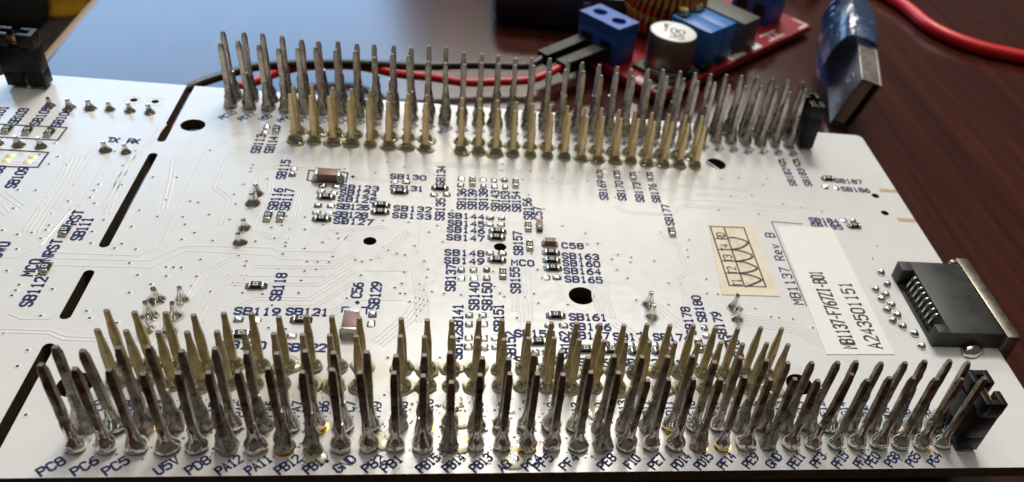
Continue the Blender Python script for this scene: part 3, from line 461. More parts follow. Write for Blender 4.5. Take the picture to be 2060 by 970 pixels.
def joint_mesh(name, seed, mat, kind):
    rg = random.Random(seed * 13 + 1); mb = MB()
    if kind == 'onion':
        hh = rg.uniform(.85, 1.2); w = rg.uniform(.88, 1.05)
        pr = [(.80 * w, 0), (.93 * w, .22), (.98 * w, .55 * hh), (.93 * w, .9 * hh), (.78 * w, 1.3 * hh), (.60, 1.7 * hh), (.49, 2.2 * hh), (.45, 2.9 * hh), (.42, 3.6 * hh), (.30, 4.0 * hh)]
        jit = .20
    elif kind == 'messy':
        hh = rg.uniform(.8, 1.5)
        pr = [(.98, 0), (1.0, .2), (.92, .7 * hh), (.80, 1.2 * hh), (.72, 1.8 * hh), (.60, 2.4 * hh), (.52, 3.2 * hh), (.46, 4.2 * hh), (.36, 4.9 * hh)]; jit = .42
    elif kind == 'dome':
        pr = [(.98, 0), (1.0, .12), (.93, .38), (.74, .66), (.55, .84), (.42, 1.0), (.35, 1.25)]; jit = .12
    else:   # cone, with the clipped end of a lead on top
        pr = [(.92, 0), (.93, .06), (.72, .32), (.50, .72), (.38, 1.15), (.33, 1.6), (.31, 1.95), (.24, 2.05)]; jit = .16
    mb.lathe(pr, 18, jit=jit, seed=seed)
    return autosmooth(mb.mesh(name, mat), 50)
PINF = [pin_mesh('header_pin', s_, M['tin'], .025 if s_ % 4 else .09) for s_ in range(9)]
PINB = [pin_mesh('header_pin', 20 + s_, M['pale'], .05 + .05 * (s_ % 3)) for s_ in range(9)]
PINZ = [pin_mesh('socket_pin', 40 + s_, M['brass'], .02, True, 7.25) for s_ in range(5)]
PINY = [pin_mesh('socket_pin', 50 + s_, M['palebrass'], .02, True, 7.25) for s_ in range(5)]
JF = [joint_mesh('solder_joint', s_, M['solder'], 'onion') for s_ in range(7)]
JM = [joint_mesh('solder_joint', 20 + s_, M['dull'], 'messy') for s_ in range(7)]
JZ = [joint_mesh('solder_joint', 40 + s_, M['fluxed'], 'dome') for s_ in range(5)]
JC = [joint_mesh('component_lead', 60 + s_, M['solder'], 'cone') for s_ in range(5)]
mb = MB(); mb.ribbon(arc(0, 0, .80, 0, 345, 23), .40, .03, .004, closed=True, flat=.9)
mb.add([(.62 * math.cos(k * .5236), .62 * math.sin(k * .5236), .009) for k in range(12)], [tuple(range(12))], 1)
PAD = mb.mesh('copper_pad', [M['gold'], M['hole']])
def pin(x, y, me, jt, tilt, L_, L0, pad=None, jz=1.0):
    p = link('socket_pin' if me.name.startswith('socket') else 'header_pin', me, board, (x, y, 0), (tilt[1], tilt[0], rnd.choice((0, 1, 2, 3)) * math.pi / 2 if me.name.startswith('header') else 0))
    p.rotation_mode = 'XYZ'; p.scale = (1, 1, L_ / L0)
    R_ = Matrix.Rotation(tilt[0], 4, 'Y') @ Matrix.Rotation(tilt[1], 4, 'X')
    jo = link('solder_joint', jt, p); k = rnd.uniform(.9, 1.08)
    base = Matrix.Translation((x, y, 0)) @ p.rotation_euler.to_matrix().to_4x4() @ Matrix.Diagonal((1, 1, L_ / L0, 1))
    want = Matrix.Translation((x, y, 0)) @ Matrix.Rotation(tilt[0] * .6, 4, 'Y') @ Matrix.Rotation(rnd.uniform(0, 6.28), 4, 'Z') @ Matrix.Diagonal((k, k, jz * rnd.uniform(.85, 1.15), 1))
    jo.matrix_parent_inverse = base.inverted(); jo.matrix_basis = want
    if pad and rnd.random() < .22:
        c = link('copper_pad', PAD, p); c.matrix_parent_inverse = base.inverted(); c.matrix_basis = Matrix.Translation((x + pad[0], y + pad[1], 0))
    return p
for i in range(35):                                     # the outer front rows
    dx, _, L_ = FT[i]
    if i == 13: dx, L_ = .05, 9.5
    pin(i * PT, 0, PINF[i % 9], JF[rnd.randrange(7)] if rnd.random() < .78 else JM[rnd.randrange(7)], (math.atan(dx / L_), rnd.uniform(-.012, .012)), L_, 10.5, (rnd.uniform(-.1, .22), rnd.uniform(-.18, .05)))
    pin(i * PT, PT, PINF[(i * 4 + 2) % 9], JM[rnd.randrange(7)] if rnd.random() < .55 else JF[rnd.randrange(7)], (rnd.gauss(0, .018), rnd.gauss(0, .014)), rnd.uniform(10.0, 10.9), 10.5, (rnd.uniform(-.15, .25), rnd.uniform(-.28, 0)))
for i in range(35):                                     # the outer rear rows
    dx, _, L_ = BT[i]
    pin(i * PT, 64.76, PINB[(i * 2) % 9], JM[rnd.randrange(7)], (math.atan(dx / L_), rnd.uniform(-.01, .01)), L_, 10.5)
    pin(i * PT, 62.22, PINB[(i * 5 + 1) % 9], JM[rnd.randrange(7)], (rnd.gauss(0, .012), rnd.gauss(0, .012)), rnd.uniform(9.6, 10.4), 10.5)
for x0, n, y in ((.958, 10, 7.95), (.958, 10, 10.49), (27.882, 17, 7.95), (27.882, 17, 10.49), (10.17, 8, 54.01), (10.17, 8, 56.55), (33.03, 15, 54.01), (33.03, 15, 56.55)):
    for i in range(n): pin(x0 + i * PT, y, (PINZ if y < 30 else PINY)[rnd.randrange(5)], JZ[rnd.randrange(5)], (rnd.gauss(0, .010), rnd.gauss(0, .010)), rnd.uniform(7.1, 7.4), 7.25)
for i, (x, y) in enumerate(CONE):
    o = link('component_lead', JC[i % 5], board, (x, y, 0), (0, 0, rnd.uniform(0, 6))); k = rnd.uniform(.9, 1.08)
    if x < -6.5: k *= .86
    o.scale = (k, k, k * (1.0 if i > 15 else .78))
for (x, y) in ((88.9, 0), (88.9, PT), (88.9, 62.22), (88.9, 64.76), (-27.98, 64.15), (-25.44, 64.15)):
    pin(x, y, PINF[0], JF[0], (0, 0), 6.4, 10.5, jz=.25)
for i, (x, y) in enumerate(EDOT):
    m1 = MB(); m1.lathe([(.62, 0), (.63, .08), (.5, .35), (.28, .55), (.1, .6)], 14, jit=.18, seed=i); o = m1.build('solder_dot', M['solder'], board, (x, y, 0), (0, 0, i), True)
m1 = MB(); m1.lathe([(1.5, 0), (1.55, .25), (1.25, .75), (.8, 1.1), (.3, 1.25)], 18, jit=.35, seed=4); o = m1.build('solder_dot', M['solder'], board, (97.0, 14.55, 0), (0, 0, .3), True); o.scale = (1.15, .62, .95)
# ------------------------------------------------------------------ flux films and solder splatter left by hand soldering
mb = MB()
for x0, n, y in ((.958, 10, 7.95), (.958, 10, 10.49), (27.882, 17, 7.95), (27.882, 17, 10.49), (10.17, 8, 54.01), (10.17, 8, 56.55), (33.03, 15, 54.01), (33.03, 15, 56.55)):
    for i in range(n):
        if rnd.random() < .7:
            k = rnd.uniform(.78, 1.0); mb.lathe([(1.5 * k, .003), (1.42 * k, .06), (1.15 * k, .15), (.8, .24), (.5, .3)], 18, (x0 + i * PT + rnd.uniform(-.2, .2), y + rnd.uniform(-.3, .1)), jit=.28, seed=i + int(y * 7), cap=False)
for i in range(11):
    x, y = rnd.uniform(2, 70), rnd.choice((rnd.uniform(4.2, 6.2), rnd.uniform(5, 12), rnd.uniform(-1.6, 3.6))); k = rnd.uniform(.5, 1.1)
    mb.lathe([(1.5 * k, .003), (1.42 * k, .04), (1.15 * k, .09), (.4, .11)], 16, (x, y), jit=.5, seed=i)
o = mb.build('flux_residue', M['flux'], board, smooth=True); o['kind'] = 'stuff'
mb = MB()
for i in range(620):
    x = rnd.gauss(31, 13) if i % 3 else rnd.uniform(0, 86); y = rnd.choice((rnd.gauss(-.6, .8), rnd.gauss(2.0, 1.3), rnd.gauss(5.2, .9)))
    if not (-1 < x < 88) or y < -2.9 or y > 7: continue
    r_ = rnd.uniform(.05, .16) * (1.4 if rnd.random() < .12 else 1); mb.lathe([(r_, .002), (r_ * .9, r_ * .4), (r_ * .3, r_ * .7)], 6, (x, y), jit=.6, seed=i)
o = mb.build('solder_splatter', M['dull'], board); o['kind'] = 'stuff'
# ------------------------------------------------------------------ surface mount parts
def fillet(mb, s_):   # sloped solder foot at one end
    mb.add([(s_ * .78, -.38, .30), (s_ * .78, .38, .30), (s_ * 1.18, .44, .02), (s_ * 1.18, -.44, .02), (s_ * .78, -.40, .0), (s_ * .78, .40, .0)],
           [(0, 1, 2, 3) if s_ < 0 else (3, 2, 1, 0), (0, 3, 4), (1, 5, 2)])
mb = MB(); mb.box(-.62, .62, -.42, .42, .03, .47, bev=.03); RB = mb.mesh('chip_resistor', M['resin'])
mb = MB(); mb.box(.57, .82, -.43, .43, .02, .485, bev=.05); fillet(mb, 1); RT = autosmooth(mb.mesh('terminal', M['term']))
mb = MB(); mb.ribbon([(-.19, -.2), (.19, -.2), (.19, .2), (-.19, .2)], .11, .004, .471, closed=True, flat=.8); RM = mb.mesh('printed_zero', M['white'])
def resistor(x, y, rot):
    b2 = link('chip_resistor', RB, board, (x, y, 0), (0, 0, rot + rnd.gauss(0, .03)))
    for a in (0, math.pi): link('terminal', RT, b2, (0, 0, 0), (0, 0, a))
    link('printed_zero', RM, b2, (rnd.uniform(-.06, .06), 0, 0))
for x, y in RH: resistor(x, y, 0)
for x, y in RV: resistor(x, y, math.pi / 2)
PADS = []
for s_ in range(6):      # tinned solder bridge pads: pillow shaped
    rg = random.Random(s_); n = 7; v = []; f = []
    for j in range(n):
        for i in range(n):
            a, b2 = i / (n - 1) * 2 - 1, j / (n - 1) * 2 - 1
            z = .30 * (1 - abs(a) ** 3) * (1 - abs(b2) ** 3) * (1 + .6 * noise.noise(Vector((a * 1.4 + s_ * 9, b2 * 1.4, s_)))) + .01
            v.append((a * .56 * (1 - .10 * b2 * b2), b2 * .50 * (1 - .10 * a * a), z))
    for j in range(n - 1):
        for i in range(n - 1): f.append((j * n + i, j * n + i + 1, (j + 1) * n + i + 1, (j + 1) * n + i))
    PADS.append(mesh('solder_pad', v, f, M['padmetal'], True))
for L_, rot in ((PH, 0), (PV, math.pi / 2)):
    for x, y in L_: o = link('solder_pad', PADS[rnd.randrange(6)], board, (x, y, 0), (0, 0, rot)); o.scale = (rnd.uniform(.95, 1.08), rnd.uniform(.92, 1.05), rnd.uniform(.7, 1.3))
GPAD = PADS[1].copy(); GPAD.materials[0] = M['litpad']
for x, y in GP: o = link('solder_pad', GPAD, board, (x, y, 0), (0, 0, math.pi / 2)); o.scale = (1, 1, .35)
def mlcc(x, y, rot, l, w, h_):
    mb = MB(); mb.box(-l / 2 * .78, l / 2 * .78, -w / 2, w / 2, .04, h_, bev=.06); b2 = mb.build('chip_capacitor', M['ceramic'], board, (x, y, 0), (0, 0, rot)); autosmooth(b2.data)
    for s_ in (1, -1):
        mb = MB(); e = .012
        x0, x1 = sorted((s_ * l / 2 * .76, s_ * l / 2)); mb.box(x0, x1, -w / 2 - e, w / 2 + e, .02, h_ + e, bev=.08)
        k = min(.5, w * .3)
        mb.add([(s_ * l / 2, -w / 2, h_ * .45), (s_ * l / 2, w / 2, h_ * .45), (s_ * (l / 2 + k), w / 2, .01), (s_ * (l / 2 + k), -w / 2, .01), (s_ * l / 2, -w / 2, 0), (s_ * l / 2, w / 2, 0)], [(3, 2, 1, 0) if s_ > 0 else (0, 1, 2, 3), (0, 3, 4), (1, 5, 2)])
        autosmooth(mb.build('terminal', M['term'], b2).data)
mlcc(CAP['C55'][0], CAP['C55'][1], 0, 3.2, 1.6, 1.35); mlcc(CAP['C56'][0], CAP['C56'][1], math.pi / 2, 3.2, 1.6, 1.35)
mlcc(CAP['C57'][0], CAP['C57'][1], math.pi / 2, 1.6, .8, .8); mlcc(CAP['C58'][0], CAP['C58'][1], 0, 1.7, .85, .85)
# ------------------------------------------------------------------ stickers
def paper(name, corners, mat, h_=.09, label=None):
    v = []; n = 14
    for k in range(4):
        a, b2 = Vector(corners[k]), Vector(corners[(k + 1) % 4])
        for i in range(n):
            p = a.lerp(b2, i / n); q = noise.noise(Vector((p.x * .9, p.y * .9, 3))) * .05 if i else 0
            v.append((p.x + q, p.y - q, 0))
    c = len(v); vv = [(x, y, .004) for x, y, _ in v] + [(x, y, h_) for x, y, _ in v]
    me = mesh(name, vv, [(i, (i + 1) % c, c + (i + 1) % c, c + i) for i in range(c)] + [tuple(range(c, 2 * c))], mat)
    o = link(name, me, board)
    if label: o['label'] = label
    return o
st = paper('sticker', ST1, M['label'], label='white printed serial number sticker')
for (txt, x, y, L_), cw in zip(BC, (.62, .86)):
    adv = (L_ - cw) / (len(txt) - 1); put(txt, x - .95, y + L_ / 2, math.pi / 2, adv, cw, 1.75, .30, 'print', st, 'printed_text', .09)
st2 = paper('sticker', ST2, M['cream'], label='cream sticker with a hand drawn tooth table')
for L_ in ST2L: m1 = MB(); m1.ribbon(L_[:-1] if len(L_) == 5 else L_, .22, .012, .095, flat=.7, closed=len(L_) == 5); m1.build('ruled_line', M['print'], st2)
for L_ in ST2H:
    m1 = MB(); P = [Vector(p) for p in L_]
    xl = min(p.x for p in P); v = [(p.x, p.y, .092) for p in P]; m1.add(v, [tuple(range(len(v) - 1, -1, -1))]); m1.build('pencil_fill', M['shade'], st2)
    m1 = MB()
    Q = []
    for i in range(len(P) - 1):
        for k in range(4):
            u = k / 4; p0 = P[max(i - 1, 0)]; p1 = P[i]; p2 = P[i + 1]; p3 = P[min(i + 2, len(P) - 1)]
            Q.append(.5 * ((2 * p1) + (p2 - p0) * u + (2 * p0 - 5 * p1 + 4 * p2 - p3) * u * u + (3 * p1 - p0 - 3 * p2 + p3) * u ** 3))
    Q.append(P[-1]); m1.ribbon(Q, .34, .012, .096, flat=.7); m1.build('drawn_curve', M['pencil'], st2)
for txt, x, y in ST2T: put(txt, x + .1, y, math.pi / 2, .8, .62, 1.15, .2, 'pencil', st2, 'hand_lettering', .09)
put('MB1137 Rev B', 76.32, 30.1, math.pi / 2, 1.28, .86, 1.3, .19)
# ------------------------------------------------------------------ network jack, sunk in the board edge
hj = 2.5
mb = MB(); mb.box(93.6, 101.1, 15.35, 29.35, -11.6, hj, bev=.12)
mb.box(91.92, 93.7, 27.4, 29.33, -1.7, hj - .004, bev=.08); mb.box(91.92, 93.7, 15.37, 16.9, -1.7, hj - .004, bev=.08); mb.box(91.95, 93.7, 16.8, 27.5, -1.5, .12)
jack = mb.build('network_jack', M['jack'], board); autosmooth(jack.data)
for i in range(8):
    y = 18.85 + i * 1.02; m1 = MB()
    m1.tube([(93.7, y + .02, hj - .35), (93.25, y, hj - .12), (92.95, y, hj - .35), (92.75, y, 1.3), (92.65, y, .1)], .17, 8); m1.build('contact', M['steel'], jack, smooth=True)
mb = MB(); mb.box(101.18, 103.0, 14.7, 30.4, -11.9, hj + .12, bev=.12); mb.box(100.2, 101.3, 29.5, 30.3, -8, hj + .05, bev=.3)
mb.box(99.2, 103.02, 14.45, 14.95, -11.9, -1.75)
autosmooth(mb.build('shield', M['shieldmetal'], jack).data)
# ------------------------------------------------------------------ jumper caps parked on spare pins
def jumper(label, x, y, rot):
    """shunt with two lugs on top of a notched body; long side along local x"""
    t = thing('jumper_cap', label, 'jumper cap', (x, y, .35), (0, 0, rot), 'black jumper caps parked on spare pins')
    mb = MB(); H_ = 7.65
    mb.box(-2.45, -.22, -1.2, 1.2, 0, 2.2, bev=.08); mb.box(.22, 2.45, -1.2, 1.2, 0, 2.2, bev=.08)
    mb.box(-2.45, 2.45, -1.2, 1.2, 2.0, 5.6, bev=.10)
    body = mb.build('housing', M['black'], t); autosmooth(body.data)
    for s_ in (-1, 1):   # lug: a C of three walls round the contact slot
        mb = MB(); a, b2 = sorted((s_ * .55, s_ * 2.5))
        mb.box(a, b2, -1.25, -.45, 5.9, H_, bev=.09); mb.box(a, b2, .45, 1.25, 5.9, H_, bev=.09)
        c, d = sorted((s_ * 1.75, s_ * 2.48)); mb.box(c, d, -1.2, 1.2, 5.5, H_ - .01, bev=.09); e, g = sorted((s_ * .7, s_ * 2.3)); mb.box(e, g, -1.05, 1.05, 5.4, 6.4)
        autosmooth(mb.build('lug', M['black'], t).data)
    mb = MB(); mb.box(-1.7, 1.7, -.36, -.2, 4.8, 6.9); mb.box(-1.7, 1.7, .2, .36, 4.8, 6.9); mb.box(-.5, .5, -.36, .36, 6.1, 6.3); mb.build('contact_clip', M['brassscrew'], t)
    return t
jumper('black jumper cap at the front right end of the dark pin rows', 88.85, 1.4, math.pi / 2)
jumper('black jumper cap at the back right end of the silvery pin rows', 88.95, 63.6, math.pi / 2)
jumper('black jumper cap on the back left corner of the board, next to short solder stubs', -26.7, 64.2, 0)
# ------------------------------------------------------------------ power converter module behind the board
ANG = math.radians(43.5); Z0 = -9.5
mod = thing('power_module', 'red power converter module with blue terminals lying behind the white board', 'power module', (71.6, 94.3, Z0), (0, 0, ANG))
Minv = (Matrix.Translation((71.6, 94.3, Z0)) @ Matrix.Rotation(ANG, 4, 'Z')).inverted()
def ml(x, y, z=Z0): p = Minv @ Vector((x, y, z)); return p.x, p.y
mb = MB(); mb.box(0, 62.5, 0, 27, -1.6, 0, bev=.05); mb.build('module_board', M['redpcb'], mod)
for i, (a, b2, c, d) in enumerate(((.5, 5, 1, 2.0), (1, 3, 3, 8), (27, 33, .6, 4.6), (36.5, 40, .6, 4.6), (44, 51, 1.0, 1.5), (44, 51, 3.6, 4.1), (46.2, 46.6, 1.5, 3.6), (48.6, 49.0, 1.5, 3.6), (57.5, 61.8, .6, 1.2), (61.2, 61.8, 1.2, 5))):
    mb = MB(); mb.box(a, b2, c, d, .004, .05); mb.build('module_print', M['silk'], mod)
m1 = MB(); m1.ribbon(arc(3.4, 3.4, 2.4, 0, 345, 23), .8, .04, .004, closed=True, flat=.8); m1.build('hole_ring', M['term'], mod)
m1 = MB(); m1.add([(3.4 + 1.8 * math.cos(k * .2618), 3.4 + 1.8 * math.sin(k * .2618), .012) for k in range(24)], [tuple(range(24))]); m1.build('mounting_hole', M['hole'], mod)
for i, (a, c) in enumerate(((29, 2.2), (31, 3.0), (3.2, 4.5), (38.2, 2.5))):
    mb = MB(); mb.box(a - .9, a + .9, c - .45, c + .45, .05, .55, bev=.05); mb.build('module_block', M['term'], mod)
fx, fy = ml(63.2, 105.1)
def terminal(x0, y0, L_, D_, h_, wires):
    """screw terminal: entry side faces local -x; two screw wells on top, along local y"""
    bm = bmesh.new(); 
    mb = MB(); mb.box(x0, x0 + D_, y0, y0 + L_, 0, h_ - 2.2, bev=.25)
    tb = mb.build('screw_terminal', M['blue'], mod); autosmooth(tb.data)
    w = [(x0 + D_ * .5, y0 + L_ * (.26 + .48 * k), 1.55) for k in range(2)]
    me = poly_with_holes('terminal_top', [(x0 + .01, y0 + .01), (x0 + D_ - .01, y0 + .01), (x0 + D_ - .01, y0 + L_ - .01), (x0 + .01, y0 + L_ - .01)], [arc(a, b2, r_, 0, 345, 23) for a, b2, r_ in w], h_ - 2.3, h_, [M['blue'], M['blue']])
    link('terminal_top', me, tb)
    for a, b2, r_ in w:
        m1 = MB(); m1.lathe([(r_ - .05, h_ - 2.19), (r_ - .15, h_ - 1.9), (.1, h_ - 1.85)], 16, (a, b2)); m1.build('screw', M['blue'], tb)
    for k in range(2):
        m1 = MB(); yy = y0 + L_ * (.26 + .48 * k); m1.box(x0 - .04, x0 + .5, yy - 1.5, yy + 1.5, .9, 4.6); m1.build('wire_entry', M['hole'], tb)
    return tb
terminal(fx - .2, fy - .1, 10.6, 6.6, 8.2, 2)
gx, gy = ml(107.05, 136.68); terminal(gx - 4.4, gy, 10.6, 7.4, 10.4, 0)
cx_, cy_ = ml(74.4, 105.6)
mb = MB(); mb.box(cx_ - 5.1, cx_ + 5.1, cy_ - 5.1, cy_ + 5.1, .02, .9, bev=.2); cap = mb.build('can_capacitor', M['grey'], mod); autosmooth(cap.data)
mb = MB(); mb.lathe([(4.9, .9), (4.95, 1.3), (4.6, 1.7), (4.95, 2.2), (4.95, 8.1), (4.75, 8.6)], 40, (cx_, cy_), cap=False); autosmooth(mb.build('can', M['alu'], cap).data, 40)
mb = MB(); mb.lathe([(4.74, 8.58), (4.5, 8.72), (.05, 8.74)], 40, (cx_, cy_)); autosmooth(mb.build('can_top', M['cantop'], cap).data)
for txt, dx, dy, ch in (('EL', 1.2, 1.9, 1.3), ('100', .2, .1, 1.9), ('35', -1.6, -2.0, 1.9)):
    put(txt, cx_ + dx, cy_ + dy, math.radians(-62), ch * .85, ch * .6, ch, .34, 'print', cap, 'printed_text', 8.74)
tx, ty = ml(82.89, 107.95)
for k in range(2):
    mb = MB(); mb.box(tx + k * 5.05, tx + 4.95 + k * 5.05, ty, ty + 10.2, .05, 8.0, bev=.12); tp = mb.build('trimmer', M['bluetrim'], mod); autosmooth(tp.data)
    m1 = MB(); m1.lathe([(1.15, 0), (1.15, 1.3), (1.0, 1.5)], 16); m1.box(-.9, .9, -.15, .15, 1.5, 1.52); autosmooth(m1.build('adjusting_screw', M['brassscrew'], tp, (tx + 2.2 + k * 5.05, ty + 8.9, 8.0)).data)
    m1 = MB(); m1.box(-1.3, 1.3, -1.1, 1.3, 0, .35, bev=.1); m1.build('screw_collar', M['black'], tp, (tx + 2.2 + k * 5.05, ty + 8.5, 7.8))
bx, by_ = ml(91.95, 116.62)
mb = MB(); mb.box(bx + .6, bx + 7.4, by_ - .5, by_ + 12, .05, 7.1, bev=.2); o = mb.build('moulded_block', M['grey'], mod); autosmooth(o.data)
for k, (a, c, l_, w_, h_) in enumerate(((10.5, 1.7, 4.6, 2.3, 1.9), (17.0, 1.8, 3.4, 2.0, 1.6), (7.2, 5.0, 2.0, 3.4, 1.4), (23.2, 2.0, 2.6, 1.6, .9))):  # black blocks added to darken this stretch of bare red board
    mb = MB(); mb.box(a - l_ / 2, a + l_ / 2, c - w_ / 2, c + w_ / 2, .08, h_, bev=.12); o = mb.build('module_block', M['black'], mod); autosmooth(o.data)
    for q in (-1, 1): m1 = MB(); x0, x1 = sorted((a + q * l_ / 2, a + q * (l_ / 2 + .7))); m1.box(x0, x1, c - w_ * .3, c + w_ * .3, .02, .5, bev=.08); m1.build('terminal', M['term'], o)
# inductor: ring core wound with copper
ix, iy = ml(76.5, 125.5)
mb = MB(); ring = []
for k in range(40):
    a = 2 * math.pi * k / 40; ring.append((ix + 5.4 * math.cos(a), iy + 5.4 * math.sin(a), 5.4))
mb.tube(ring + [ring[0]], 3.0, 12); ind = mb.build('inductor', M['core'], mod, smooth=True)
for k in range(34):
    a = 2 * math.pi * k / 34; m1 = MB(); c = []
    for j in range(15):
        q = 2 * math.pi * j / 14; rr = 5.4 + 3.3 * math.cos(q); c.append((ix + rr * math.cos(a + .07 * math.sin(q)), iy + rr * math.sin(a + .07 * math.sin(q)), 6.4 + 5.9 * math.sin(q)))
    m1.tube(c, .66, 7); m1.build('winding_turn', M['copper'], ind, smooth=True)
# ------------------------------------------------------------------ wires to the module
def smooth_path(P, k=6):
    P = [Vector(p) for p in P]; Q = []
    for i in range(len(P) - 1):
        p0, p1, p2, p3 = P[max(i - 1, 0)], P[i], P[i + 1], P[min(i + 2, len(P) - 1)]
        for j in range(k):
            u = j / k; Q.append(.5 * ((2 * p1) + (p2 - p0) * u + (2 * p0 - 5 * p1 + 4 * p2 - p3) * u * u + (3 * p1 - p0 - 3 * p2 + p3) * u ** 3))
    return Q + [P[-1]]
fw = mod.matrix_world if False else (Matrix.Translation((71.6, 94.3, Z0)) @ Matrix.Rotation(ANG, 4, 'Z'))
for nm, path, mat, yy, lab in (
  ('black_wire', [(-30, 50, -10.5), (-20, 70, -10.0), (-11.6, 80.7, -8), (-8.7, 84.7, -8), (-5.4, 88.1, -8), (-2.6, 90.3, -8), (3.7, 92.4, -8), (12.1, 94.2, -8), (19.1, 94.9, -8), (25.3, 95.4, -8), (35.4, 97.9, -8), (45, 99.3, -8)], 'blackwire', .74, 'thin black wire running behind the pins into the left blue terminal'),
  ('red_wire', [(-20, 60, -10.5), (-9, 75, -9.5), (-5.5, 82.4, -8.5), (-3.9, 83.6, -8.3), (-1.9, 86.4, -8.6), (-.2, 90, -9.1), (2.2, 93.2, -9.5), (4.8, 95.4, -9.8), (11.7, 96.9, -9.8), (16.3, 95.4, -9.3), (21.1, 92.1, -8.2), (27.2, 91.4, -8), (33.3, 90.5, -8), (39.1, 91.7, -8), (45.9, 93.9, -8)], 'redwire', .26, 'thin red wire running behind the pins into the left blue terminal')):
    e = fw @ Vector((fx - .2, fy - .1 + 10.6 * yy, 2.8)); d = (fw.to_3x3() @ Vector((-1, 0, 0))).normalized()
    last = Vector(path[-1]); ax = (last - e).normalized(); ax = (ax * .7 + d * .3).normalized()
    h0 = e + ax * 1.5; h1 = e + ax * min(13.0, (last - e).length - 1)
    t = thing(nm, lab, 'wire', path[0]); inv_ = Matrix.Translation(path[0]).inverted()
    mb = MB(); mb.tube([inv_ @ p for p in smooth_path(path + [tuple(h1)])], .78, 10); mb.build('jacket', M[mat], t, smooth=True)
    mb = MB(); z = Vector((0, 0, 1)); sd = ax.cross(z).normalized(); up = sd.cross(ax)
    v = [inv_ @ (c + sd * a * 1.25 + up * b2 * 1.25) for c in (h0, h1) for a, b2 in ((-1, -1), (1, -1), (1, 1), (-1, 1))]
    mb.add(v, [(0, 1, 2, 3), (7, 6, 5, 4), (0, 4, 5, 1), (1, 5, 6, 2), (2, 6, 7, 3), (3, 7, 4, 0)]); mb.build('crimp_housing', M['black'], t)
    mb = MB(); mb.tube([inv_ @ (e - ax * 1.5), inv_ @ h0], .45, 8); mb.build('crimp_pin', M['pale'], t)
# ------------------------------------------------------------------ usb plug lying behind the right end
B0 = Vector((107.3, 91.7, -11.2)); U = Vector((.152, -.24, .959)).normalized(); Ld = Vector((.198, .958, .208)); Ld = (Ld - U * Ld.dot(U)).normalized(); T_ = Ld.cross(U).normalized()
mm = Matrix((T_, Ld, U)).transposed().to_4x4(); mm.translation = B0
usb = thing('usb_plug', 'translucent blue plug with a bare metal connector end, behind the right pins', 'plug'); usb.matrix_world = mm
mb = MB(); t1 = .35; w, Lp, hU = 4.4, 12.5, 12.2
mb.box(0, t1, 0, Lp, 0, hU, bev=.06); mb.box(w - t1, w, 0, Lp, 0, hU, bev=.06); mb.box(t1, w - t1, 0, Lp, .01, t1); mb.box(t1, w - t1, 0, Lp, hU - t1, hU - .01)
shell = mb.build('metal_shell', M['shellmetal'], usb); autosmooth(shell.data)
for y, z in ((4.2, 6.3), (4.2, 8.2), (2.2, 2.6)):
    m1 = MB(); m1.box(-.03, .2, y, y + 1.2, z, z + 1.2); m1.build('latch_window', M['hole'] if False else M['pale'], shell)
mb = MB(); mb.box(.5, 3.0, .5, Lp, .6, hU - .6, bev=.1); mb.build('tongue', M['tan'], usb)
def loft(secs, n=20, pw=3.2):
    v = []; f = []
    for (y, xa, xb, za, zb) in secs:
        for k in range(n):
            q = 2 * math.pi * k / n; cx, sx = math.cos(q), math.sin(q); e = 2 / pw
            v.append(((xa + xb) / 2 + (xb - xa) / 2 * math.copysign(abs(cx) ** e, cx), y, (za + zb) / 2 + (zb - za) / 2 * math.copysign(abs(sx) ** e, sx)))
    for j in range(len(secs) - 1):
        for k in range(n): f.append((j * n + k, (j + 1) * n + k, (j + 1) * n + (k + 1) % n, j * n + (k + 1) % n))
    f.append(tuple(range(n))); f.append(tuple(range(len(secs) * n - 1, (len(secs) - 1) * n - 1, -1))); return v, f
mb = MB(); mb.add(*loft([(Lp - .6, -2.8, 5.0, .2, 12.6), (Lp - .2, -3.6, 5.6, -.4, 13.4), (Lp + 3, -4.0, 5.9, -.6, 14.0), (Lp + 9, -4.0, 5.9, -.4, 14.2), (Lp + 14, -2.8, 5.2, .6, 13.0), (Lp + 20, -.6, 4.8, 1.6, 12.2), (Lp + 27, .2, 4.2, 3, 11), (Lp + 27.6, .6, 3.8, 3.6, 10.4)]))
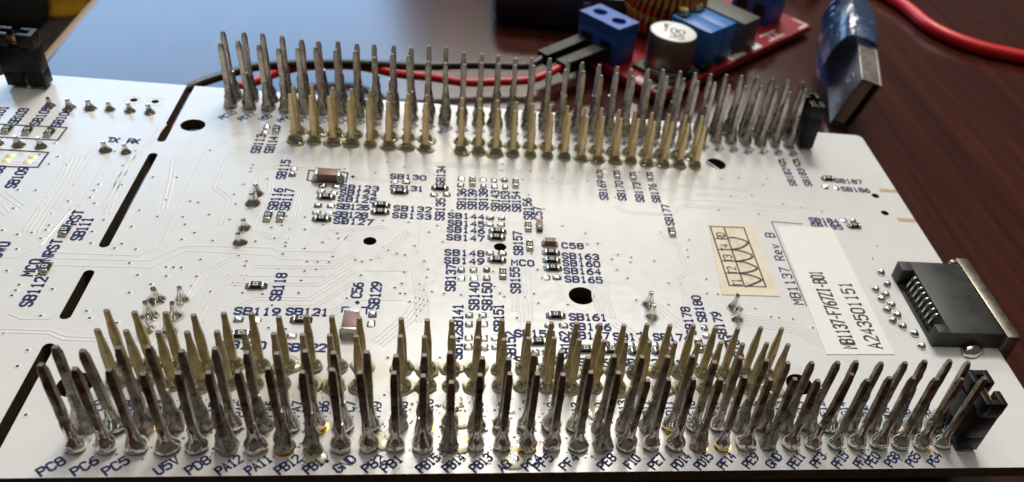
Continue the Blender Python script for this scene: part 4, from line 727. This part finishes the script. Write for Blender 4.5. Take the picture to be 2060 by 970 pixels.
o = mb.build('plug_hood', M['usb'], usb); autosmooth(o.data, 40)
mb = MB(); mb.box(.3, 3.6, Lp, Lp + 9, 1.2, 11.0, bev=.3); mb.box(1.2, 2.6, Lp + 9, Lp + 22, 3.2, 9.6, bev=.3); autosmooth(mb.build('inner_shield', M['steel'], usb).data)
for k in range(5):
    mb = MB(); y = Lp + 6 + k * 2.3; mb.add(*loft([(y, -4.1 + .12 * k, 6.1 - .1 * k, 3, 11), (y + .5, -4.25 + .12 * k, 6.25 - .1 * k, 2.6, 11.4), (y + 1, -4.1 + .12 * k, 6.1 - .1 * k, 3, 11)], 16)); autosmooth(mb.build('grip_ridge', M['usb'], usb).data, 40)
mb = MB(); mb.box(-.2, 4.4, Lp + 26.5, Lp + 36, 4, 9.5, bev=.8); o = mb.build('strain_relief', M['usb'], usb); autosmooth(o.data)
# ------------------------------------------------------------------ loose red cable, black device
mb = MB(); mb.tube(smooth_path([(128, 215, -10.2), (140, 186, -10.0), (151, 161, -10.3), (154, 145.8, -10.3), (161.4, 137, -10.3), (174.2, 132.5, -10.3), (200, 127, -10.3), (260, 123, -10.3)], 8), 1.7, 14)
o = mb.build('red_cable', M['red'], smooth=True); o['label'] = 'thick red cable curving across the bare desk at the right'; o['category'] = 'cable'
mb = MB(); mb.tube(smooth_path([(117, 180, -9), (122, 165.5, -7), (128, 168, -7), (140, 190, -9)], 8), 1.6, 12)
o = mb.build('red_cable', M['red'], smooth=True); o['label'] = 'short red cable loop beside the translucent blue plug, behind the module'; o['category'] = 'cable'
dv = thing('black_device', 'black box with rounded corners and grey lid behind the blue terminal', 'device', (56, 150, -12))
mb = MB(); mb.box(-17.5, 17.5, -25, 45, .05, 9.2, bev=2.6); autosmooth(mb.build('case', M['device'], dv).data)
mb = MB(); mb.box(-16.0, 16.6, -22.2, 43, 9.15, 9.9, bev=.25); autosmooth(mb.build('lid', M['lid'], dv).data)
mb = MB(); mb.box(2.2, 3.6, -25.06, -24.8, 6.2, 7.4); mb.build('button', M['lid'], dv)
